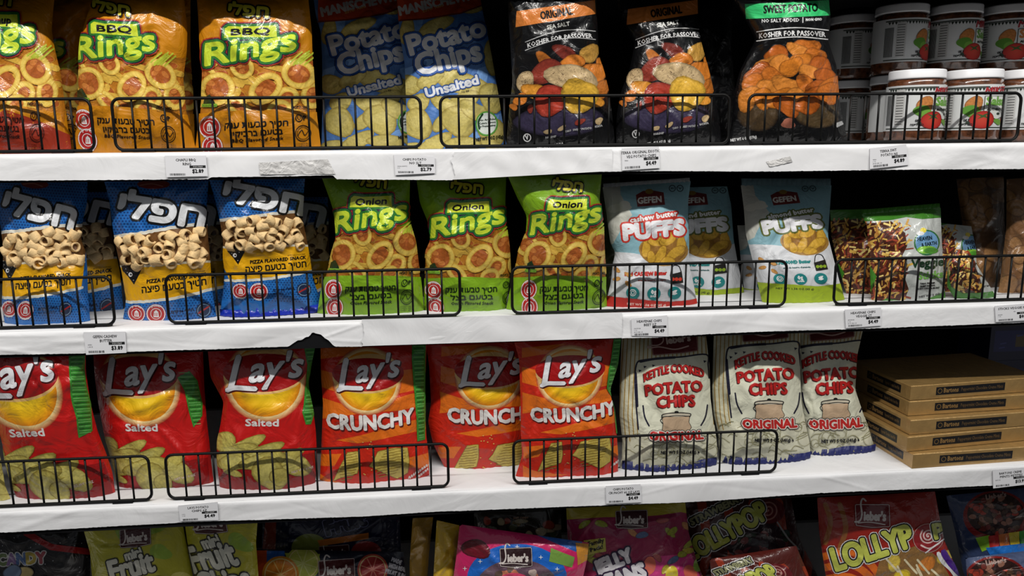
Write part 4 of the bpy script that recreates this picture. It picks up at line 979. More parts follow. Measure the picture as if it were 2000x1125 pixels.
def jar(px, zlev, Y, turn, label):
    global jar0
    P = unproj(np.array([px, 200.0]), Y)
    loc = (P[0], Y, SH[1] + .0007 + zlev * (JH + .0006))
    if jar0 is None:
        r = JR
        prof = [(r * .55, .002), (r * .84, 0), (r * .95, .004), (r * .985, .010), (r * .985, .016), (r, .018), (r, .090), (r * .985, .093), (r * .97, .096), (r * .90, .0985), (r * .90, .100), (r * .88, .104)]
        prof = [(a, b * 1.078) for a, b in prof]
        body = mk('salsa_jar', *lathe(prof, 48), M['salsa'], loc=loc)
        V, T, c, n = jar_label(JR, .021, .0954); mk('jar_label', V, T, M['card'], c, n, parent=body)
        lp = [(r * .90, .0985), (r * .965, .0985), (r * .975, .1005), (r * .965, .1020), (r * .965, .1105), (r * .945, .1123), (r * .86, .1125), (r * .83, .1118), (r * .3, .1118)]
        lp = [(a, b * 1.078) for a, b in lp]; mk('lid', *lathe(lp, 48), M['lid'], parent=body); jar0 = body
    else:
        body = jar0.copy(); scene.collection.objects.link(body); body.location = loc
        for ch in list(jar0.children): c = ch.copy(); scene.collection.objects.link(c); c.parent = body
    body.rotation_euler.z = turn
    if 'orange' in label:                             # the same jar with its name printed in orange
        for ch in body.children:
            if ch.name.startswith('jar_label'):
                V, T, c, n = jar_label(JR, .021, .0954, C(215, 135, 75)); q = mk('jar_label', V, T, M['card'], c, n); ch.data = q.data; bpy.data.objects.remove(q)
    tag(body, label, 'jar', 'salsa jars stacked at the right end of the top shelf')
for px, lv, Y, tn, lb in ((1787, 0, .078, .0, 'salsa jar in the lit lower front row nearest the green-banded bag'),
                          (1897, 0, .078, -.3, 'salsa jar in the lit lower front row, middle one'),
                          (2005, 0, .078, -.1, 'salsa jar in the lit lower front row cut by the right edge'),
                          (1748, 1, .176, .55, 'salsa jar in the upper front row showing its nutrition panel'),
                          (1850, 1, .176, .13, 'salsa jar in the upper front row between two others'),
                          (1952, 1, .176, -.37, 'salsa jar lettered in orange at the right end of the upper front row'),
                          (1748, 0, .176, .9, 'shaded salsa jar in the lower second row behind the first lit jar'),
                          (1850, 0, .176, .2, 'salsa jar in the lower second row under the middle upper jar'),
                          (1952, 0, .176, .2, 'salsa jar in the lower second row under the right upper jar'),
                          (1656, 0, .285, .8, 'dark salsa jar deep on the shelf floor beside the green-banded bag'),
                          (1656, 1, .285, .8, 'dark salsa jar on top of the deepest jar')):
    jar(px, lv, Y, tn, lb)

# ------------------------------------------------------------------ second shelf
BLU = C(36, 108, 188)
A = d_pizza()
def puffs(seed, aff, n=90):
    """Loose tube puffs showing through the window: one heap lying on the face of the bag."""
    o, S, F, N, NU, NV, og = BAGS[seed]; r = random.Random(seed); V, T = [], []; k = 0; done = []
    for t in range(4000):
        if len(done) >= n: break
        p = np.array([r.uniform(195, 432), r.uniform(446, 516)])
        if p[1] < 464 - (p[0] - 215) * .125 + 5 or p[1] > 517 - (p[0] - 230) * .04: continue
        if any(abs(p[0] - q[0]) < 15.5 and abs(p[1] - q[1]) < 12.5 for q in done): continue
        q = aff[:, :2] @ p + aff[:, 2]; u, v = S.inv(q[None]); u, v = float(u[0]), float(v[0])
        if not (.07 < u < .93 and 0 < v < 1): continue
        done.append(p); i, j = min(int(u * NU), NU - 1), min(int(v * NV), NV - 1)
        c, nn = F[j, i], N[j, i]; nn = nn / np.linalg.norm(nn)
        R = r.uniform(.0080, .0095); L = r.uniform(.015, .020); a = r.uniform(0, math.pi); tilt = r.choice((r.uniform(-.3, .3), r.uniform(.5, 1.3)))
        e1 = np.cross(nn, [0, 0, 1.0]); e1 /= np.linalg.norm(e1); e2 = np.cross(nn, e1); ax = (math.cos(a) * e1 + math.sin(a) * e2) * math.cos(tilt) + nn * math.sin(tilt)
        b1 = np.cross(ax, nn + .1 * e1); b1 /= np.linalg.norm(b1); b2 = np.cross(ax, b1); m = 14
        prof = [(.60, -.42), (.9, -.5), (1.0, -.40), (1.03, 0), (1.0, .40), (.9, .5), (.66, .44), (.60, .0)]
        o0 = len(V); ct = c - nn * (R * .12)
        for rr, h in prof:
            for q2 in range(m):
                an = 2 * math.pi * q2 / m; V.append(ct + ax * (h * L) + R * rr * (math.cos(an) * b1 + math.sin(an) * b2) * (1 + .05 * math.sin(3 * an + k)))
        for s in range(len(prof)):
            s2 = (s + 1) % len(prof)
            for q2 in range(m): T.append((o0 + s * m + q2, o0 + s * m + (q2 + 1) % m, o0 + s2 * m + (q2 + 1) % m, o0 + s2 * m + q2))
        k += 1
    if V: tag(mk('puffs', np.array(V), np.array(T), M['puff'], parent=o, origin=og), 'pale puffed tubes seen in the bag window', kind='stuff')
BS = C(20, 45, 175)
for sd, lb, L, R, q, kw in (
    (201, 'blue and yellow pizza snack bag nearest the left edge, middle shelf', [(-8, 345), (-4, 380), (-2, 420), (6, 480), (6, 530), (4, 600), (10, 634)], [(171, 345), (170, 396), (162, 430), (158, 468), (168, 494), (171, 530), (172, 577), (177, 632)], [(8, 414), (132, 447), (25, 564), (145, 557)], dict()),
    (202, 'shaded blue pizza snack bag squeezed between the first and second in front', [(80, 375), (85, 450), (88, 618)], [(212, 375), (216, 430), (221, 468), (234, 530), (242, 614)], [(60, 412), (216, 438), (95, 560), (218, 547)], dict(Y=.15, T=.022, lean=.01)),
    (203, 'blue and yellow pizza snack bag with large plain lettering, second in front row', [(201, 345), (208, 370), (214, 392), (220, 445), (227, 485), (238, 534), (247, 590), (241, 628)], [(408, 345), (403, 412), (406, 462), (411, 514), (414, 567), (423, 622)], Q_P2, dict(lean=-.012)),
    (204, 'nearly black pizza snack bag in the gap right of the second blue bag', [(300, 380), (305, 450), (310, 606)], [(432, 380), (434, 450), (440, 606)], [(255, 420), (410, 442), (300, 565), (425, 552)], dict(Y=.165, T=.022, lean=.01)),
    (205, 'blue and yellow pizza snack bag with a glare streak, beside the green bags', [(406, 343), (420, 389), (430, 435), (436, 471), (435, 504), (439, 534), (436, 573), (430, 622)], [(596, 343), (592, 396), (590, 422), (601, 478), (607, 514), (611, 547), (622, 577), (627, 612)], [(438, 392), (584, 419), (476, 531), (604, 522)], dict(lean=-.03, rot=.01, seal=[('bottom', BS, .014)])),
    (206, 'nearly black pizza snack bag behind the gap before the first green bag', [(520, 385), (525, 450), (530, 600)], [(640, 385), (642, 450), (646, 600)], [(470, 420), (625, 442), (510, 565), (635, 552)], dict(Y=.17, T=.022, lean=.01))):
    af = affine(Q_P2, q)
    bag('snack_bag', lb, Zb, L, R, A.mapped(af), 2, sd, base=BLU, group='blue pizza snack bags', **kw)
    puffs(sd, af, 70)
GB = C(128, 172, 32)
for sd, lb, L, R, q, kw in (
    (211, 'green onion rings bag beside the blue pizza bags, first of three', [(626, 340), (645, 392), (655, 425), (658, 462), (648, 494), (642, 524), (630, 560), (621, 614)], [(801, 340), (800, 396), (801, 439), (811, 471), (818, 524), (823, 567), (827, 612)], [(661, 455), (791, 401), (665, 565), (780, 562)], dict(lean=-.012)),
    (212, 'green onion rings bag standing between two other green bags', [(812, 340), (820, 396), (836, 435), (843, 468), (831, 494), (831, 527), (830, 560), (830, 614)], [(989, 335), (987, 396), (988, 439), (994, 478), (997, 527), (992, 560), (986, 602)], [(848, 465), (984, 409), (866, 568), (973, 564)], dict(lean=-.008, rot=-.008)),
    (213, 'green onion rings bag beside the white cashew puffs bag, brightly lit to its top', [(988, 335), (1010, 386), (1029, 422), (1027, 455), (1011, 494), (1006, 527), (999, 560), (990, 603)], [(1176, 333), (1171, 389), (1178, 439), (1180, 494), (1183, 527), (1182, 560), (1184, 595)], [(1045, 457), (1170, 406), (1045, 562), (1155, 557)], dict(lean=-.03, Y=.062))):
    bag('snack_bag', lb, Zb, L, R, rings_at(q, 'onion'), 2, sd, base=GB, group='green onion rings bags', wn=20, wa=.0019, **kw)
bag('snack_bag', 'dark bag behind the third green bag, barely visible', Zb, [(1090, 350), (1095, 450), (1095, 585)], [(1210, 345), (1212, 400), (1214, 585)], None, 2, 214, base=C(70, 80, 45), Y=.15, T=.022, group='green onion rings bags')
GW = C(205, 208, 212)
for sd, kd, lb, L, R, q, kw in (
    (221, 'cashew', 'white and red cashew butter puffs bag beside the green onion bags', [(1177, 366), (1185, 422), (1192, 475), (1202, 494), (1197, 517), (1193, 554), (1182, 602)], [(1349, 354), (1344, 392), (1344, 429), (1346, 471), (1345, 514), (1354, 554), (1361, 597)], Q_G, dict(seal=[('top', GW, .006)], lean=.02)),
    (222, 'almond', 'shaded almond butter puffs bag between the cashew bag and the front almond bag', [(1262, 368), (1268, 430), (1270, 590)], [(1420, 364), (1428, 400), (1433, 468), (1440, 508), (1452, 588)], [(1354, 392), (1300, 456), (1423, 446), (1321, 550), (1402, 550)], dict(Y=.150, T=.024, lean=.02)),
    (223, 'almond', 'white and lime almond butter puffs bag in front, lower half glaring', [(1447, 362), (1453, 409), (1456, 455), (1466, 494), (1477, 540), (1489, 594)], [(1624, 362), (1620, 419), (1617, 462), (1627, 501), (1637, 540), (1649, 585)], [(1538, 391), (1484, 455), (1607, 438), (1528, 544), (1601, 547)], dict(lean=.06, Y=.062, seal=[('top', C(120, 150, 160), .012)])),
    (224, 'almond', 'lime bottom corner of an almond puffs bag showing behind the front one', [(1440, 440), (1446, 500), (1452, 585)], [(1575, 440), (1578, 500), (1580, 585)], [(1520, 420), (1470, 480), (1575, 470), (1490, 556), (1560, 556)], dict(Y=.18, T=.016, lean=.01))):
    bag('puffs_bag', lb, Zb, L, R, d_puffs(kd).mapped(affine(Q_G, q)), 2, sd, base=GW, m='matte', group='nut butter puffs bags', wn=18, **kw)
VG = C(192, 196, 192); A = d_sticks()
Q_V = [(1810, 474), (1690, 430), (1838, 420), (1790, 544)]
bag('snack_bag', 'shaded veggie sticks bag left of and behind the front one', Zb, [(1621, 410), (1624, 462), (1636, 514), (1653, 574)], [(1735, 408), (1738, 480), (1742, 574)], A.mapped(affine(Q_V, [(1745, 470), (1628, 424), (1772, 418), (1725, 540)])), 2, 231, base=C(70, 130, 45), Y=.115, T=.016, lean=.02, group='veggie stick bags')
bag('snack_bag', 'upright veggie sticks bag in front with round blue emblem', Zb, [(1683, 419), (1694, 442), (1696, 501), (1700, 540), (1701, 588)], [(1837, 406), (1839, 462), (1842, 514), (1844, 560), (1846, 585)], A, 2, 232, base=VG, T=.024, group='veggie stick bags', lean=.02, seal=[('top', C(62, 125, 38), .008)])
bag('snack_bag', 'shaded veggie sticks bag behind the right side of the front one', Zb, [(1800, 432), (1803, 500), (1805, 574)], [(1897, 442), (1906, 488), (1908, 527), (1912, 574)], A.mapped(affine(Q_V, [(1898, 480), (1800, 440), (1915, 432), (1885, 545)])), 2, 233, base=VG, Y=.115, T=.016, lean=.02, group='veggie stick bags')
bag('snack_bag', 'small slumped veggie sticks bag leaning low beside the upright front one', Zb, [(1866, 486), (1852, 520), (1850, 560), (1864, 584)], [(1892, 490), (1912, 524), (1930, 552), (1945, 577)],
    d_sticks_low(), 2, 234, base=VG, T=.018, Y=.05, lean=.0, group='veggie stick bags')
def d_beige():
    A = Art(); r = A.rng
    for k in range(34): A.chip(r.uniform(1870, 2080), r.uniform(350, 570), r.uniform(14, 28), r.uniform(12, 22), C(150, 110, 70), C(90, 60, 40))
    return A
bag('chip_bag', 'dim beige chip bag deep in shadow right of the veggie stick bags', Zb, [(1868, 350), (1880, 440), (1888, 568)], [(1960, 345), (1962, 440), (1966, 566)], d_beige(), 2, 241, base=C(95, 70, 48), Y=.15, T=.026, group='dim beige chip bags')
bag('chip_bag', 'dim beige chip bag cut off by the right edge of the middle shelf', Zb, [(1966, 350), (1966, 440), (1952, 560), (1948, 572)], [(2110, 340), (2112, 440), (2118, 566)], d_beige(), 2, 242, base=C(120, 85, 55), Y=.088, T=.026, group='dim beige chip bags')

# ------------------------------------------------------------------ third shelf
RB = C(196, 24, 22)
A = d_salted()
def extra(A, pts): B = Art(); B.items = list(A.items); B.lv = A.lv; green_panel(B, pts); return B
bag('chip_bag', 'corner of a pale bag printed with yellow chips at the left picture edge', Zb, [(-150, 700), (-150, 850), (-160, 985)], [(-14, 700), (-8, 850), (0, 890), (10, 950), (22, 984)],
    (lambda B: ([B.chip(B.rng.uniform(-80, 40), B.rng.uniform(850, 985), B.rng.uniform(18, 34), B.rng.uniform(14, 26), C(205, 192, 110, .6), C(160, 145, 75, .6)) for _ in range(26)], B)[1])(Art()), 3, 301, base=C(200, 185, 110), T=.018, Y=.046)
SRCG = 'red salted chip bags'
for sd, lb, L, R, q, gp, kw in (
    (302, 'red salted potato chip bag cut off by the left edge', [(-30, 686), (-24, 760), (-10, 823), (4, 865), (10, 907), (21, 948), (33, 982)], [(167, 682), (168, 726), (177, 789), (191, 844), (208, 889), (220, 927), (226, 969)], zq(2.884, 0, 650, (-110, 375), (320, 300), (72, 585), (243, 585)),
     zq(2.884, 0, 650, (388, 90), (392, 250), (398, 350), (430, 480), (443, 592), (520, 555), (512, 400), (486, 300), (476, 200), (480, 80)), dict(lean=-.03)),
    (303, 'red salted potato chip bag with crumpled script, second from the left', [(182, 686), (185, 737), (192, 789), (205, 858), (215, 893), (225, 927), (229, 957)], [(396, 676), (399, 754), (404, 823), (409, 865), (413, 907), (418, 950)], zq(2.884, 0, 650, (592, 345), (985, 300), (706, 552), (892, 555)),
     zq(2.884, 0, 650, (1000, 252), (1040, 330), (1062, 440), (1090, 535), (1138, 470), (1140, 400), (1112, 270), (1066, 215)), dict(wn=24, wa=.0022)),
    (304, 'red salted potato chip bag beside the orange-striped bags', [(405, 676), (411, 737), (437, 785), (431, 830), (424, 865), (424, 910), (430, 960)], [(618, 666), (608, 712), (602, 754), (612, 803), (617, 844), (620, 910), (616, 952)], Q_L3,
     [(592, 670), (600, 712), (597, 750), (593, 790), (590, 806), (597, 830), (607, 830), (616, 800), (606, 770), (603, 740), (611, 712), (620, 668)], dict(wn=20, wa=.002))):
    bag('chip_bag', lb, Zb, L, R, extra(A.mapped(affine(Q_L3, q)), gp), 3, sd, base=RB, group=SRCG, **kw)
CB = C(204, 40, 20); A = d_crunchy()
for sd, lb, L, R, q, gp, kw in (
    (311, 'red and orange striped crunchy chip bag beside the plain red bags', [(626, 668), (627, 737), (631, 789), (629, 841), (627, 893), (625, 942)], [(834, 661), (830, 754), (830, 806), (833, 858), (837, 893), (839, 941)], Q_X1,
     zq(2.884, 400, 650, (1168, 30), (1165, 150), (1180, 350), (1190, 480), (1195, 620), (1238, 612), (1240, 450), (1238, 300), (1240, 150), (1243, 30)), dict()),
    (312, 'striped crunchy chip bag in the middle, its last letter hidden by its neighbour', [(830, 664), (838, 712), (842, 789), (836, 823), (845, 865), (855, 900), (868, 934)], [(1020, 660), (1028, 754), (1030, 823), (1028, 875), (1022, 928)], zq(2.884, 800, 650, (285, 300), (632, 260), (215, 500), (705, 478)), None, dict(Y=.100, T=.024, lean=.0)),
    (313, 'striped crunchy chip bag beside the cream kettle chip bags', [(1002, 660), (1014, 702), (1017, 789), (1017, 844), (1020, 889), (1007, 928)], [(1213, 656), (1206, 712), (1190, 761), (1199, 799), (1204, 844), (1207, 886), (1207, 925)], zq(2.884, 800, 650, (750, 305), (1075, 240), (680, 495), (1165, 460)),
     zq(2.884, 800, 650, (1150, 20), (1120, 200), (1108, 310), (1135, 360), (1150, 450), (1160, 570), (1176, 570), (1168, 450), (1150, 330), (1165, 200), (1200, 20)), dict(Y=.047, T=.022, wn=20, wa=.002, lean=.004))):
    B = A.mapped(affine(Q_X1, q))
    bag('chip_bag', lb, Zb, L, R, extra(B, gp) if gp else B, 3, sd, base=CB, group='orange striped crunchy chip bags', **kw)
KB = C(214, 211, 184); NB = C(42, 48, 108); A = d_kettle(); z6 = lambda *p: zq(3.04, 1180, 630, *p)
for sd, lb, L, R, q, kw in (
    (321, 'cream kettle chip bag beside the striped bags, behind the fence', z6((104, 78), (95, 300), (90, 560), (108, 720), (104, 840), (96, 905)), z6((604, 70), (625, 250), (630, 450), (650, 600), (665, 720), (668, 850)), Q_K1, dict()),
    (322, 'cream kettle chip bag standing between two other cream bags', z6((652, 50), (640, 400), (650, 560), (680, 700), (690, 860)), z6((1166, 40), (1162, 250), (1168, 450), (1190, 600), (1215, 720), (1222, 815)), z6((790, 355), (1130, 335), (830, 632), (1135, 618)), dict(wa=.002)),
    (323, 'cream kettle chip bag last in the row, nearest the gold boxes', z6((1150, 40), (1150, 250), (1155, 450), (1180, 640), (1200, 790)), z6((1540, 30), (1500, 200), (1490, 400), (1530, 520), (1570, 640), (1606, 755)), z6((1190, 352), (1520, 325), (1228, 622), (1525, 608)), dict(Y=.092, T=.026))):
    bag('chip_bag', lb, Zb, L, R, A.mapped(affine(Q_K1, q)), 3, sd, base=KB, m='matte', group='cream kettle chip bags', seal=[('bottom', C(34, 40, 98), .015)], wn=22, **kw)

# gold boxes: a stack of five
def gold_box(k, pc, ang, label):
    hgt = .0267; zb = SH[3] + .0007 + k * (hgt + .0011); w, d = .27, .17
    c0 = unproj_z(np.array(pc, float), zb)             # front left lower corner
    ex = np.array([math.cos(ang), math.sin(ang), 0]); ey = np.array([-math.sin(ang), math.cos(ang), 0]); ez = np.array([0, 0, 1.0])
    base = C(196, 158, 98, .8); Vs, Ts, Cs, Ns = [], [], [], []; o = 0
    def face(o0, ua, va, lu, lv, art):
        nonlocal o
        V_, U_ = np.meshgrid(np.linspace(0, 1, 4), np.linspace(0, 1, 9), indexing='ij'); F = o0 + U_[..., None] * ua * lu + V_[..., None] * va * lv; N = np.tile(np.cross(ua, va), (4, 9, 1))
        Vs.append(F.reshape(-1, 3)); Ts.append(grid_tris(3, 8, o)); Cs.append(np.tile(np.array(base), (36, 1))); Ns.append(N.reshape(-1, 3)); o += 36
        if art:
            dd = decals(F, N, [(np.stack([V[:, 0] / lu * 8, V[:, 1] / lv * 3], 1), T, c, l) for V, T, c, l in art.items])
            if dd: Vs.append(dd[0]); Ts.append(dd[1] + o); Cs.append(dd[2]); Ns.append(dd[3]); o += len(dd[0])
    def strip_art(x0, x1):
        A = Art(); A.rect(x0, .006, x1, .021, C(30, 30, 34)); A.circ(x0 + .008, .0135, .0042, .0006, C(160, 125, 70))
        A2 = Art(); A2.text('Bartons', (x0 + .016, -.010), (x0 + .046, -.010), .0085, C(178, 140, 85), bold=.0004, res=1); A2.text('Peppermint Chocolate Creme Mints', (x0 + .052, -.011), (x1 - .004, -.011), .0062, C(120, 95, 62), bold=.0002, res=1)
        A.items += [(V * np.array([1, -1.0]), T, c, l + A.lv) for V, T, c, l in A2.items]
        return A
    ch = .0013; q2 = 2 ** -.5
    face(c0, ex, ez, w, hgt - ch, strip_art(.052, .195))
    face(c0 + ey * d, -ey, ez, d, hgt - ch, strip_art(.05, .145))
    face(c0 + ez * (hgt - ch), ex, (ey + ez) * q2, w, ch / q2, None); face(c0 + ey * d + ez * (hgt - ch), -ey, (ex + ez) * q2, d, ch / q2, None)
    face(c0 + ex * w, ey, ez, d, hgt, None); face(c0 + ex * w + ey * d, -ex, ez, w, hgt, None); face(c0 + ez * hgt + (ex + ey) * ch, ex, ey, w - ch, d - ch, None); face(c0 + ey * d, ex, -ey, w, d, None)
    b = mk('gift_box', np.concatenate(Vs), np.concatenate(Ts), M['gold'], np.concatenate(Cs), np.concatenate(Ns), None, c0 + ex * w / 2 + ey * d / 2, smooth=False)
    return tag(b, label, 'box', 'gold chocolate mint boxes in a stack')
corn = [((1781, 915), -.01, 'gold mint box lowest of the stack of five'), ((1770, 882), .05, 'gold mint box second from the bottom of the stack'), ((1776, 849), .02, 'gold mint box in the middle of the stack of five'),
        ((1773, 812), .0, 'gold mint box second from the top of the stack'), ((1777, 782), .035, 'gold mint box topmost of the stack with scuffed corner')]
for k, (pc, an, lb) in enumerate(corn): gold_box(k, pc, an + .06, lb)
def plain_box(px, Y, wdt, hgt, dep, zb, base, label, words=None):
    P = unproj(np.array([px, 750.0]), Y); V, F = boxdata((P[0], Y, zb), (P[0] + wdt, Y + dep, zb + hgt))
    A = np.array(V); N = None
    G = np.array([[A[0], A[1]], [A[4], A[5]]]); NN = np.tile(np.array([0, -1.0, 0]), (2, 2, 1)); Art_ = Art(); r = Art_.rng
    Art_.rect(.01, .02, wdt - .01, hgt - .02, C(34, 38, 90)); Art_.rect(wdt * .3, .03, wdt * .42, hgt - .03, C(90, 75, 45))
    for k in range(12): x, y = r.uniform(.02, wdt - .03), r.uniform(.02, hgt - .03); Art_.stroke([(x, y), (x + .014, y + .002)], .0016, C(60, 66, 130), joint=0)
    d = decals(G, NN, [(np.stack([v[:, 0] / wdt, v[:, 1] / hgt], 1), t, c, l) for v, t, c, l in Art_.items])
    T = np.array([q for f in F for q in ((f[0], f[1], f[2]), (f[0], f[2], f[3]))])
    b = mk('gift_box', np.concatenate([A, d[0]]), np.concatenate([T, d[1] + 8]), M['card'], np.concatenate([np.tile(np.array(base), (8, 1)), d[2]]), None, None, A.mean(0) * [1, 1, 0] + [0, 0, zb], smooth=False)
    tag(b, label, 'box', 'dark blue boxes at the back')
for k, lb in enumerate(('dark blue box at the back behind the gold boxes, lower one', 'dark blue box at the back behind the gold boxes, upper one')):
    plain_box(1925, .34, .2, .088, .1, SH[3] + .0007 + k * .0886, C(20, 22, 55), lb)

# ------------------------------------------------------------------ candy on the lowest shelf
def logo(A, x, y, w, h, sl=-.08, c=C(70, 16, 20), lc=C(215, 205, 200)):
    q = lambda *p: [(x + a * w, y + b * h + a * w * sl) for a, b in p]
    A.poly(q((0, .1), (1, .0), (1.02, .95), (.5, 1.05), (.02, 1.0)), c, out=((h * .08, c), (h * .06, lc), (h * .035, c)))
    A.text("ieber's", q((.24, .78))[0], q((.92, .74))[0], h * .42, lc, bold=h * .03)
    A.curve(q((.30, -.15), (.2, -.25), (.14, .0), (.17, .5), (.1, .82), (-.05, .88)), h * .04, lc); A.curve(q((.05, .92), (.4, .86), (.9, .92)), h * .022, lc)
def d_fruit():
    A = Art(); r = A.rng
    for k in range(9): x, y = r.uniform(160, 380), r.uniform(1030, 1290); A.ell(x, y, r.uniform(14, 30), r.uniform(12, 24), r.choice((C(215, 200, 60), C(150, 180, 60), C(225, 215, 110))), wob=.15)
    A.poly([(178, 1180), (380, 1150), (400, 1330), (170, 1330)], C(195, 190, 80, .6))
    for k in range(30): A.chip(r.uniform(170, 390), r.uniform(1180, 1310), r.uniform(9, 18), r.uniform(8, 14), r.choice((C(215, 120, 50), C(220, 190, 60), C(190, 60, 60), C(140, 170, 60))), C(120, 100, 40))
    logo(A, 236, 1034, 56, 34, -.1)
    for s, p0, p1, h in (('mini', (247, 1094), (278, 1084), 17), ('Fruit', (220, 1134), (303, 1112), 38), ('Chips', (228, 1172), (320, 1150), 36)):
        A.text(s, p0, p1, h, C(30, 30, 24), bold=5 if h > 20 else 3.5); A.text(s, p0, p1, h, C(222, 220, 205), bold=2.4 if h > 20 else 1.3)
    return A
FB = C(188, 182, 48)
A = d_fruit()
def d_candy():
    A = Art(); r = A.rng
    for k in range(60): x, y = r.uniform(0, 190), r.uniform(1040, 1200); A.ell(x, y, 1, 1, C(170, 170, 180), n=6)
    for j, (ch, c) in enumerate(zip('CANDY', (C(90, 110, 60), C(120, 90, 140), C(70, 100, 150), C(170, 150, 60), C(150, 70, 80)))):
        A.text(ch, (-4 + j * 19, 1103 - j * 1), (13 + j * 19, 1102 - j), 20, C(190, 190, 190), bold=4)
    for j, (ch, c) in enumerate(zip('CANDY', (C(90, 110, 60), C(120, 90, 140), C(70, 100, 150), C(170, 150, 60), C(150, 70, 80)))):
        A.text(ch, (-4 + j * 19, 1103 - j * 1), (13 + j * 19, 1102 - j), 20, c, bold=2)
    A.stroke([(50, 1040), (100, 1068), (180, 1078)], 6, C(160, 25, 30))
    for k in range(14): A.ell(r.uniform(0, 190), r.uniform(1115, 1300), 18, 14, r.choice((C(160, 120, 150), C(190, 170, 110), C(110, 130, 160))), wob=.1, edge=C(30, 28, 34))
    return A
bag('candy_bag', 'black candy bag with coloured letters at the lower left corner', 'candy bag', [(-60, 1012), (-60, 1100), (-64, 1330)], [(160, 1000), (176, 1080), (186, 1330)], d_candy(), 4, 401, base=C(22, 20, 26), Y=.16, T=.03)
bag('candy_bag', 'yellow green mini fruit candy bag with grey lettering, in front', 'candy bag', [(156, 1010), (176, 1080), (184, 1180), (180, 1330)], [(352, 1000), (362, 1050), (378, 1130), (384, 1330)], A, 4, 402, base=FB, Y=.12, T=.03, group='yellow green mini fruit bags', wn=22, wa=.002)
bag('candy_bag', 'yellow green mini fruit candy bag half in shadow, right of its twin', 'candy bag', [(358, 1000), (366, 1060), (384, 1140), (396, 1330)], [(505, 990), (500, 1060), (506, 1140), (512, 1330)], A.mapped(affine([(220, 1134), (303, 1112), (247, 1094)], [(380, 1118), (466, 1100), (400, 1072)])), 4, 403, base=FB, Y=.115, T=.022, group='yellow green mini fruit bags', wn=22, wa=.002)
def d_slices():
    A = Art(); r = A.rng
    A.rect(490, 1075, 522, 1300, C(190, 70, 30)); A.rect(521, 1076, 556, 1100, C(30, 90, 170))
    def slice_(x, y, R, rind, flesh, line):
        A.ell(x, y, R, R, rind, n=30); A.ell(x, y, R * .88, R * .88, C(225, 205, 140), n=30); A.ell(x, y, R * .82, R * .82, flesh, n=30)
        for k in range(8): t = k * math.pi / 4 + .3; A.stroke([(x, y), (x + R * .8 * math.cos(t), y + R * .8 * math.sin(t))], 1, line, joint=0)
    A.poly([(556, 1080), (625, 1082), (610, 1140), (580, 1140)], C(160, 170, 60)); slice_(592, 1100, 34, C(170, 175, 70), C(185, 190, 80), C(210, 210, 130))
    slice_(548, 1122, 36, C(215, 140, 40), C(215, 130, 40), C(235, 190, 110)); slice_(728, 1112, 30, C(190, 80, 60), C(170, 40, 40), C(220, 130, 110))
    logo(A, 624, 1094, 66, 36, -.02, c=C(80, 20, 24))
    for k, s in enumerate(('MADE', 'WITH REAL', 'FRUIT JUICE')): A.text(s, (764 - k * 6, 1096 + k * 11), (786 + k * 5 - (k == 0) * 4, 1103 + k * 14), 8, C(190, 190, 200), bold=.7)
    return A
bag('candy_bag', 'dark blue fruit slice bag with citrus discs and an orange left edge, in front', 'candy bag', [(492, 1072), (490, 1130), (488, 1330)], [(788, 1078), (792, 1130), (796, 1330)], d_slices(), 4, 404, base=C(14, 18, 40), Y=.170, T=.028, group='dark blue fruit slice bags', m='film')
def d_slices2():
    A = Art(); A.text('Fruit', (640, 1045), (716, 1024), 26, C(110, 115, 150), bold=4.5); A.text('Fruit', (640, 1045), (716, 1024), 26, C(20, 22, 48), bold=3)
    A.poly([(520, 1005), (540, 1005), (538, 1075), (512, 1075)], C(140, 45, 30)); A.ell(605, 1070, 36, 28, C(130, 140, 60)); logo(A, 624, 1066, 56, 22, -.03); A.ell(715, 1078, 30, 22, C(150, 45, 45)); A.poly([(620, 1055), (720, 1040), (720, 1052), (625, 1066)], C(190, 110, 40))
    return A
bag('candy_bag', 'dark blue fruit slice bag with upside lettering, behind the one with citrus discs', 'candy bag', [(514, 1000), (510, 1100), (508, 1325)], [(780, 990), (784, 1100), (788, 1325)], d_slices2(), 4, 405, base=C(16, 20, 52), Y=.245, T=.028, group='dark blue fruit slice bags')
def side_bag(sd, lb, L, R, Y, c, **k): return bag('candy_bag', lb, 'candy bag', L, R, None, 4, sd, base=c, T=.012, Y=Y, group='yellow candy bags seen edge on', **k)
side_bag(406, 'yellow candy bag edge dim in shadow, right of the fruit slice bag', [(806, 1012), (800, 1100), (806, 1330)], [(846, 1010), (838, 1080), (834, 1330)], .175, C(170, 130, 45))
side_bag(407, 'tall yellow candy bag side touching the pink bag', [(853, 1016), (848, 1100), (842, 1330)], [(897, 1026), (892, 1100), (886, 1330)], .10, C(215, 175, 50))
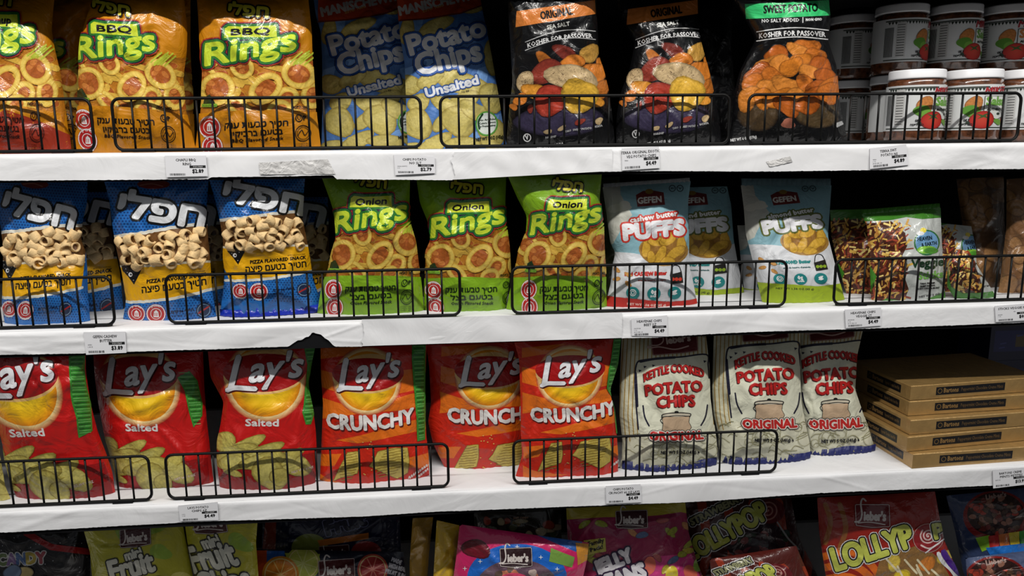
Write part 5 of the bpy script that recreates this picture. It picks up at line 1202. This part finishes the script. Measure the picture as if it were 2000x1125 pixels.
def d_gummy():
    A = Art(); r = A.rng
    A.poly([(950, 1022), (1010, 1030), (1060, 1050), (1125, 1078), (1150, 1040), (900, 1000)], C(40, 90, 170))
    A.ell(1010, 1130, 98, 68, C(25, 100, 195), n=36); A.ell(1010, 1150, 82, 58, C(105, 80, 95, .6), n=36)
    for k in range(40): t = r.uniform(0, 6.28); A.ell(1010 + 72 * math.cos(t) * r.uniform(.5, 1), 1155 + 50 * math.sin(t) * r.uniform(.5, 1), r.uniform(6, 12), r.uniform(5, 9), r.choice((C(140, 60, 50), C(190, 170, 160), C(90, 70, 60), C(200, 120, 90))), wob=.15)
    A.chip(930, 1072, 26, 20, C(110, 18, 34), C(70, 10, 24), wob=.12); A.poly([(1076, 1070), (1122, 1088), (1117, 1108), (1072, 1096)], C(120, 160, 70)); A.poly([(1124, 1060), (1153, 1062), (1146, 1094), (1128, 1104)], C(205, 140, 50))
    for x, y in ((908, 1110), (938, 1096), (1056, 1088), (1088, 1111), (1010, 1068)): A.ell(x, y, 1.6, 1.6, W_, n=6); A.stroke([(x - 4, y), (x + 4, y)], .5, W_, joint=0); A.stroke([(x, y - 4), (x, y + 4)], .5, W_, joint=0)
    logo(A, 978, 1070, 58, 34, .02, c=C(45, 22, 26)); A.ell(1004, 1130, 28, 12, C(225, 70, 110))
    return A
bag('candy_bag', 'shiny pink and blue gummy candy bag in front at the bottom', 'candy bag', [(898, 1024), (892, 1080), (886, 1125), (880, 1330)], [(1150, 1060), (1146, 1095), (1138, 1130), (1140, 1330)], d_gummy(), 4, 408, base=C(205, 35, 100), Y=.075, T=.03, wn=22, wa=.0022, lean=.0)
def d_dark():
    A = Art(); r = A.rng; A.text('SOFT CANDY', (1003, 1014), (1032, 1013), 4, C(150, 120, 100), bold=.4)
    for k in range(30): A.ell(r.uniform(950, 1110), r.uniform(1015, 1070), r.uniform(6, 14), r.uniform(5, 10), r.choice((C(120, 100, 40), C(150, 60, 40), C(70, 80, 50), C(160, 150, 120))), wob=.1, edge=C(30, 25, 20))
    return A
bag('candy_bag', 'dark candy bag deep behind the pink gummy bag', 'candy bag', [(925, 994), (930, 1100), (930, 1325)], [(1095, 984), (1098, 1100), (1100, 1325)], d_dark(), 4, 409, base=C(32, 30, 22), Y=.20, T=.026)
def d_beans():
    A = Art(); r = A.rng; M1 = C(140, 30, 70)
    A.poly([(1090, 960), (1400, 950), (1400, 1016), (1330, 1000), (1290, 1006), (1240, 1010), (1180, 1010), (1090, 1016)], C(180, 165, 50))
    A.poly([(1200, 1130), (1290, 1085), (1350, 1080), (1400, 1200), (1200, 1250)], C(205, 60, 130))
    for k in range(22):
        x, y = r.choice((r.uniform(1110, 1190), r.uniform(1215, 1350))), r.uniform(1010, 1110)
        A.chip(x, y, r.uniform(10, 17), 6, r.choice((C(190, 175, 60), C(165, 170, 60), C(180, 90, 90), C(90, 110, 150), C(200, 140, 90))), C(110, 60, 50), rot=r.uniform(-.9, .9), wob=.1)
    for k in range(14): A.ell(r.uniform(1250, 1380), r.uniform(1100, 1200), 12, 17, r.choice((C(220, 200, 60), C(150, 190, 70), C(225, 110, 90))), rot=r.uniform(-.6, .6))
    logo(A, 1204, 997, 58, 32, .02, c=C(60, 18, 26)); A.poly([(1140, 1055), (1182, 1050), (1184, 1076), (1150, 1082)], C(190, 185, 80)); A.text('Family', (1150, 1066), (1180, 1058), 8, K_, bold=.7); A.text('Pack!', (1154, 1077), (1178, 1070), 7, K_, bold=.7)
    for s, p0, p1, h in (('JELLY', (1168, 1120), (1236, 1092), 24), ('BEANS', (1172, 1152), (1262, 1122), 26)):
        A.text(s, p0, p1, h, C(45, 20, 60), bold=6); A.text(s, p0, p1, h, C(228, 225, 230), bold=2.8)
    return A
bag('candy_bag', 'magenta jelly beans bag with white lettering', 'candy bag', [(1106, 992), (1108, 1040), (1112, 1090), (1118, 1330)], [(1338, 980), (1345, 1040), (1362, 1100), (1392, 1330)], d_beans(), 4, 410, base=C(148, 34, 78), Y=.135, T=.034, wn=24, wa=.0024)
YL2 = C(190, 196, 85)
def outl(A, s, p0, p1, h, bo, fill=YL2, sh=(2.5, 4)):
    A.text(s, p0, p1, h, C(225, 225, 225), bold=bo + 4.2); A.text(s, p0, p1, h, C(16, 14, 18), bold=bo + 2.6); A.text(s, p0, p1, h, fill, bold=bo)
def spiral(A, x, y, R, c, wd=1.5): A.curve([(x + R * k / 22 * math.cos(k * .75), y + R * k / 22 * math.sin(k * .75)) for k in range(23)], wd, c)
def d_straw(dx=0, dy=0):
    A = Art(); r = A.rng
    for k in range(5): A.curve([(1330 + k * 60, 1330), (1345 + k * 55, 1200), (1380 + k * 50, 1080), (1370 + k * 50, 980)], 9, C(150, 50, 25))
    A.ell(1480, 1060, 62, 34, C(40, 26, 34, .8), wob=.1)
    for k in range(26): A.chip(r.uniform(1420, 1545), r.uniform(1040, 1092), r.uniform(6, 13), r.uniform(4, 8), r.choice((C(110, 50, 60), C(40, 60, 45), C(130, 70, 70), C(60, 40, 46))), C(30, 20, 24))
    A.ell(1503, 998, 30, 24, C(100, 20, 28)); spiral(A, 1500, 996, 22, C(170, 120, 110)); A.stroke([(1518, 1020), (1560, 1072)], 1.6, C(160, 160, 160))
    outl(A, 'STRAWBERRY', (1352, 1026), (1452, 976), 13, 1.0, C(150, 150, 110)); outl(A, 'LOLLYPOP', (1352, 1094), (1502, 1010), 36, 2.6)
    return A
A = d_straw()
bag('candy_bag', 'dark strawberry lollipop bag standing behind another of its kind', 'candy bag', [(1336, 982), (1340, 1040), (1352, 1120), (1360, 1330)], [(1545, 972), (1560, 1050), (1580, 1120), (1590, 1330)], A, 4, 411, base=C(62, 22, 20), Y=.205, T=.028, group='dark lollipop bags', wn=22, wa=.0022)
bag('candy_bag', 'dark strawberry lollipop bag low in front of its twin', 'candy bag', [(1386, 1092), (1392, 1150), (1400, 1340)], [(1555, 1066), (1582, 1130), (1600, 1340)], A.mapped(affine([(1352, 1094), (1502, 1010), (1352, 1026)], [(1418, 1172), (1524, 1126), (1400, 1124)])), 4, 412, base=C(80, 26, 20), Y=.07, T=.026, group='dark lollipop bags', lean=0)
def d_lolly():
    A = Art(); r = A.rng; O = C(225, 110, 35)
    for k in range(6): A.curve([(1600, 1090 + k * 22), (1660, 1076 + k * 24), (1710, 1110 + k * 24), (1740, 1180 + k * 20)], 7, O)
    A.curve([(1612, 985), (1622, 1020), (1612, 1060)], 5, C(150, 90, 40)); A.curve([(1640, 985), (1652, 1030), (1640, 1070)], 5, C(150, 90, 40))
    A.poly([(1720, 1085), (1800, 1062), (1835, 1090), (1870, 1150), (1880, 1300), (1740, 1330), (1705, 1140)], C(150, 110, 60, .8))
    for k in range(30):
        x, y = r.uniform(1715, 1850), r.uniform(1085, 1300); c = r.choice((C(225, 195, 50), C(230, 200, 80), C(225, 135, 50), C(215, 180, 60))); A.chip(x, y, r.uniform(12, 18), r.uniform(11, 16), c, tuple(v * .6 for v in c[:3]) + (.6,))
    for k in range(9): x, y = r.uniform(1730, 1830), r.uniform(1080, 1160); t = r.uniform(.4, 1.1); A.stroke([(x, y), (x + 34 * math.cos(t), y + 34 * math.sin(t))], 2, C(232, 218, 180))
    A.curve([(1832, 1080), (1840, 1095), (1860, 1115), (1880, 1150)], 4, W_); A.curve([(1842, 1078), (1856, 1100), (1884, 1130)], 6, C(80, 40, 140))
    outl(A, 'LOLLYP', (1634, 1112), (1785, 1064), 42, 3.0)
    A.ell(1812, 1050, 30, 28, C(140, 28, 34), edge=C(200, 170, 160), ew=.06); spiral(A, 1812, 1046, 16, C(220, 190, 185)); A.curve([(1798, 1064), (1815, 1070), (1834, 1060)], 1.5, C(225, 200, 195)); A.stroke([(1807, 1078), (1846, 1050)], 1.2, W_)
    outl(A, 'P', (1826, 1052), (1844, 1048), 28, 2.2)
    logo(A, 1672, 984, 62, 40, .06, c=C(110, 24, 30))
    return A
bag('candy_bag', 'lit lollipop bag with yellow green lettering and wrapped yellow lollipops', 'candy bag', [(1596, 972), (1600, 1040), (1612, 1120), (1622, 1335)], [(1826, 960), (1842, 1050), (1872, 1120), (1884, 1335)], d_lolly(), 4, 413, base=C(150, 34, 24), Y=.085, T=.032, group='dark lollipop bags', lean=.02, wn=20)
def d_blue(dy=0):
    A = Art(); r = A.rng
    A.ell(1945, 1008 + dy, 64, 50, C(130, 26, 24), n=32); A.ell(1945, 1004 + dy, 56, 42, C(48, 22, 18, .8), n=32)
    for k in range(60): t, q = r.uniform(0, 6.28), r.random() ** .5; A.chip(1945 + 52 * q * math.cos(t), 1006 + dy + 38 * q * math.sin(t), r.uniform(5, 10), r.uniform(4, 7), r.choice((C(120, 50, 40), C(70, 40, 30), C(160, 110, 90), C(100, 70, 50), C(180, 60, 40))), C(30, 18, 14))
    A.poly([(1905, 1050 + dy), (1932, 1044 + dy), (1936, 1068 + dy), (1918, 1076 + dy)], C(140, 190, 50))
    for j, c in enumerate((C(190, 50, 45), C(215, 120, 60), C(225, 200, 60), C(80, 170, 70))): A.poly([(1930 + j * 20, 1046 + dy - j * 3), (1950 + j * 20, 1043 + dy - j * 3), (1952 + j * 20, 1072 + dy - j * 3), (1934 + j * 20, 1074 + dy - j * 3)], c)
    A.poly([(1925, 1068 + dy), (2040, 1055 + dy), (2040, 1100 + dy), (1940, 1092 + dy)], C(40, 120, 210)); A.text("Lieber's", (1926, 976 + dy), (1965, 970 + dy), 9, C(170, 140, 130), bold=.7)
    return A
bag('candy_bag', 'blue candy bag with a round red window at the right edge, behind another', 'candy bag', [(1848, 968), (1866, 1040), (1882, 1120), (1890, 1330)], [(2080, 945), (2090, 1040), (2096, 1330)], d_blue(), 4, 414, base=C(52, 66, 100), Y=.125, T=.028, group='blue round window candy bags')
bag('candy_bag', 'blue candy bag with a round red window at the lower right corner, in front', 'candy bag', [(1886, 1090), (1890, 1140), (1896, 1340)], [(2085, 1066), (2092, 1140), (2096, 1340)], d_blue(128), 4, 415, base=C(80, 92, 125), Y=.062, T=.024, group='blue round window candy bags', lean=0)
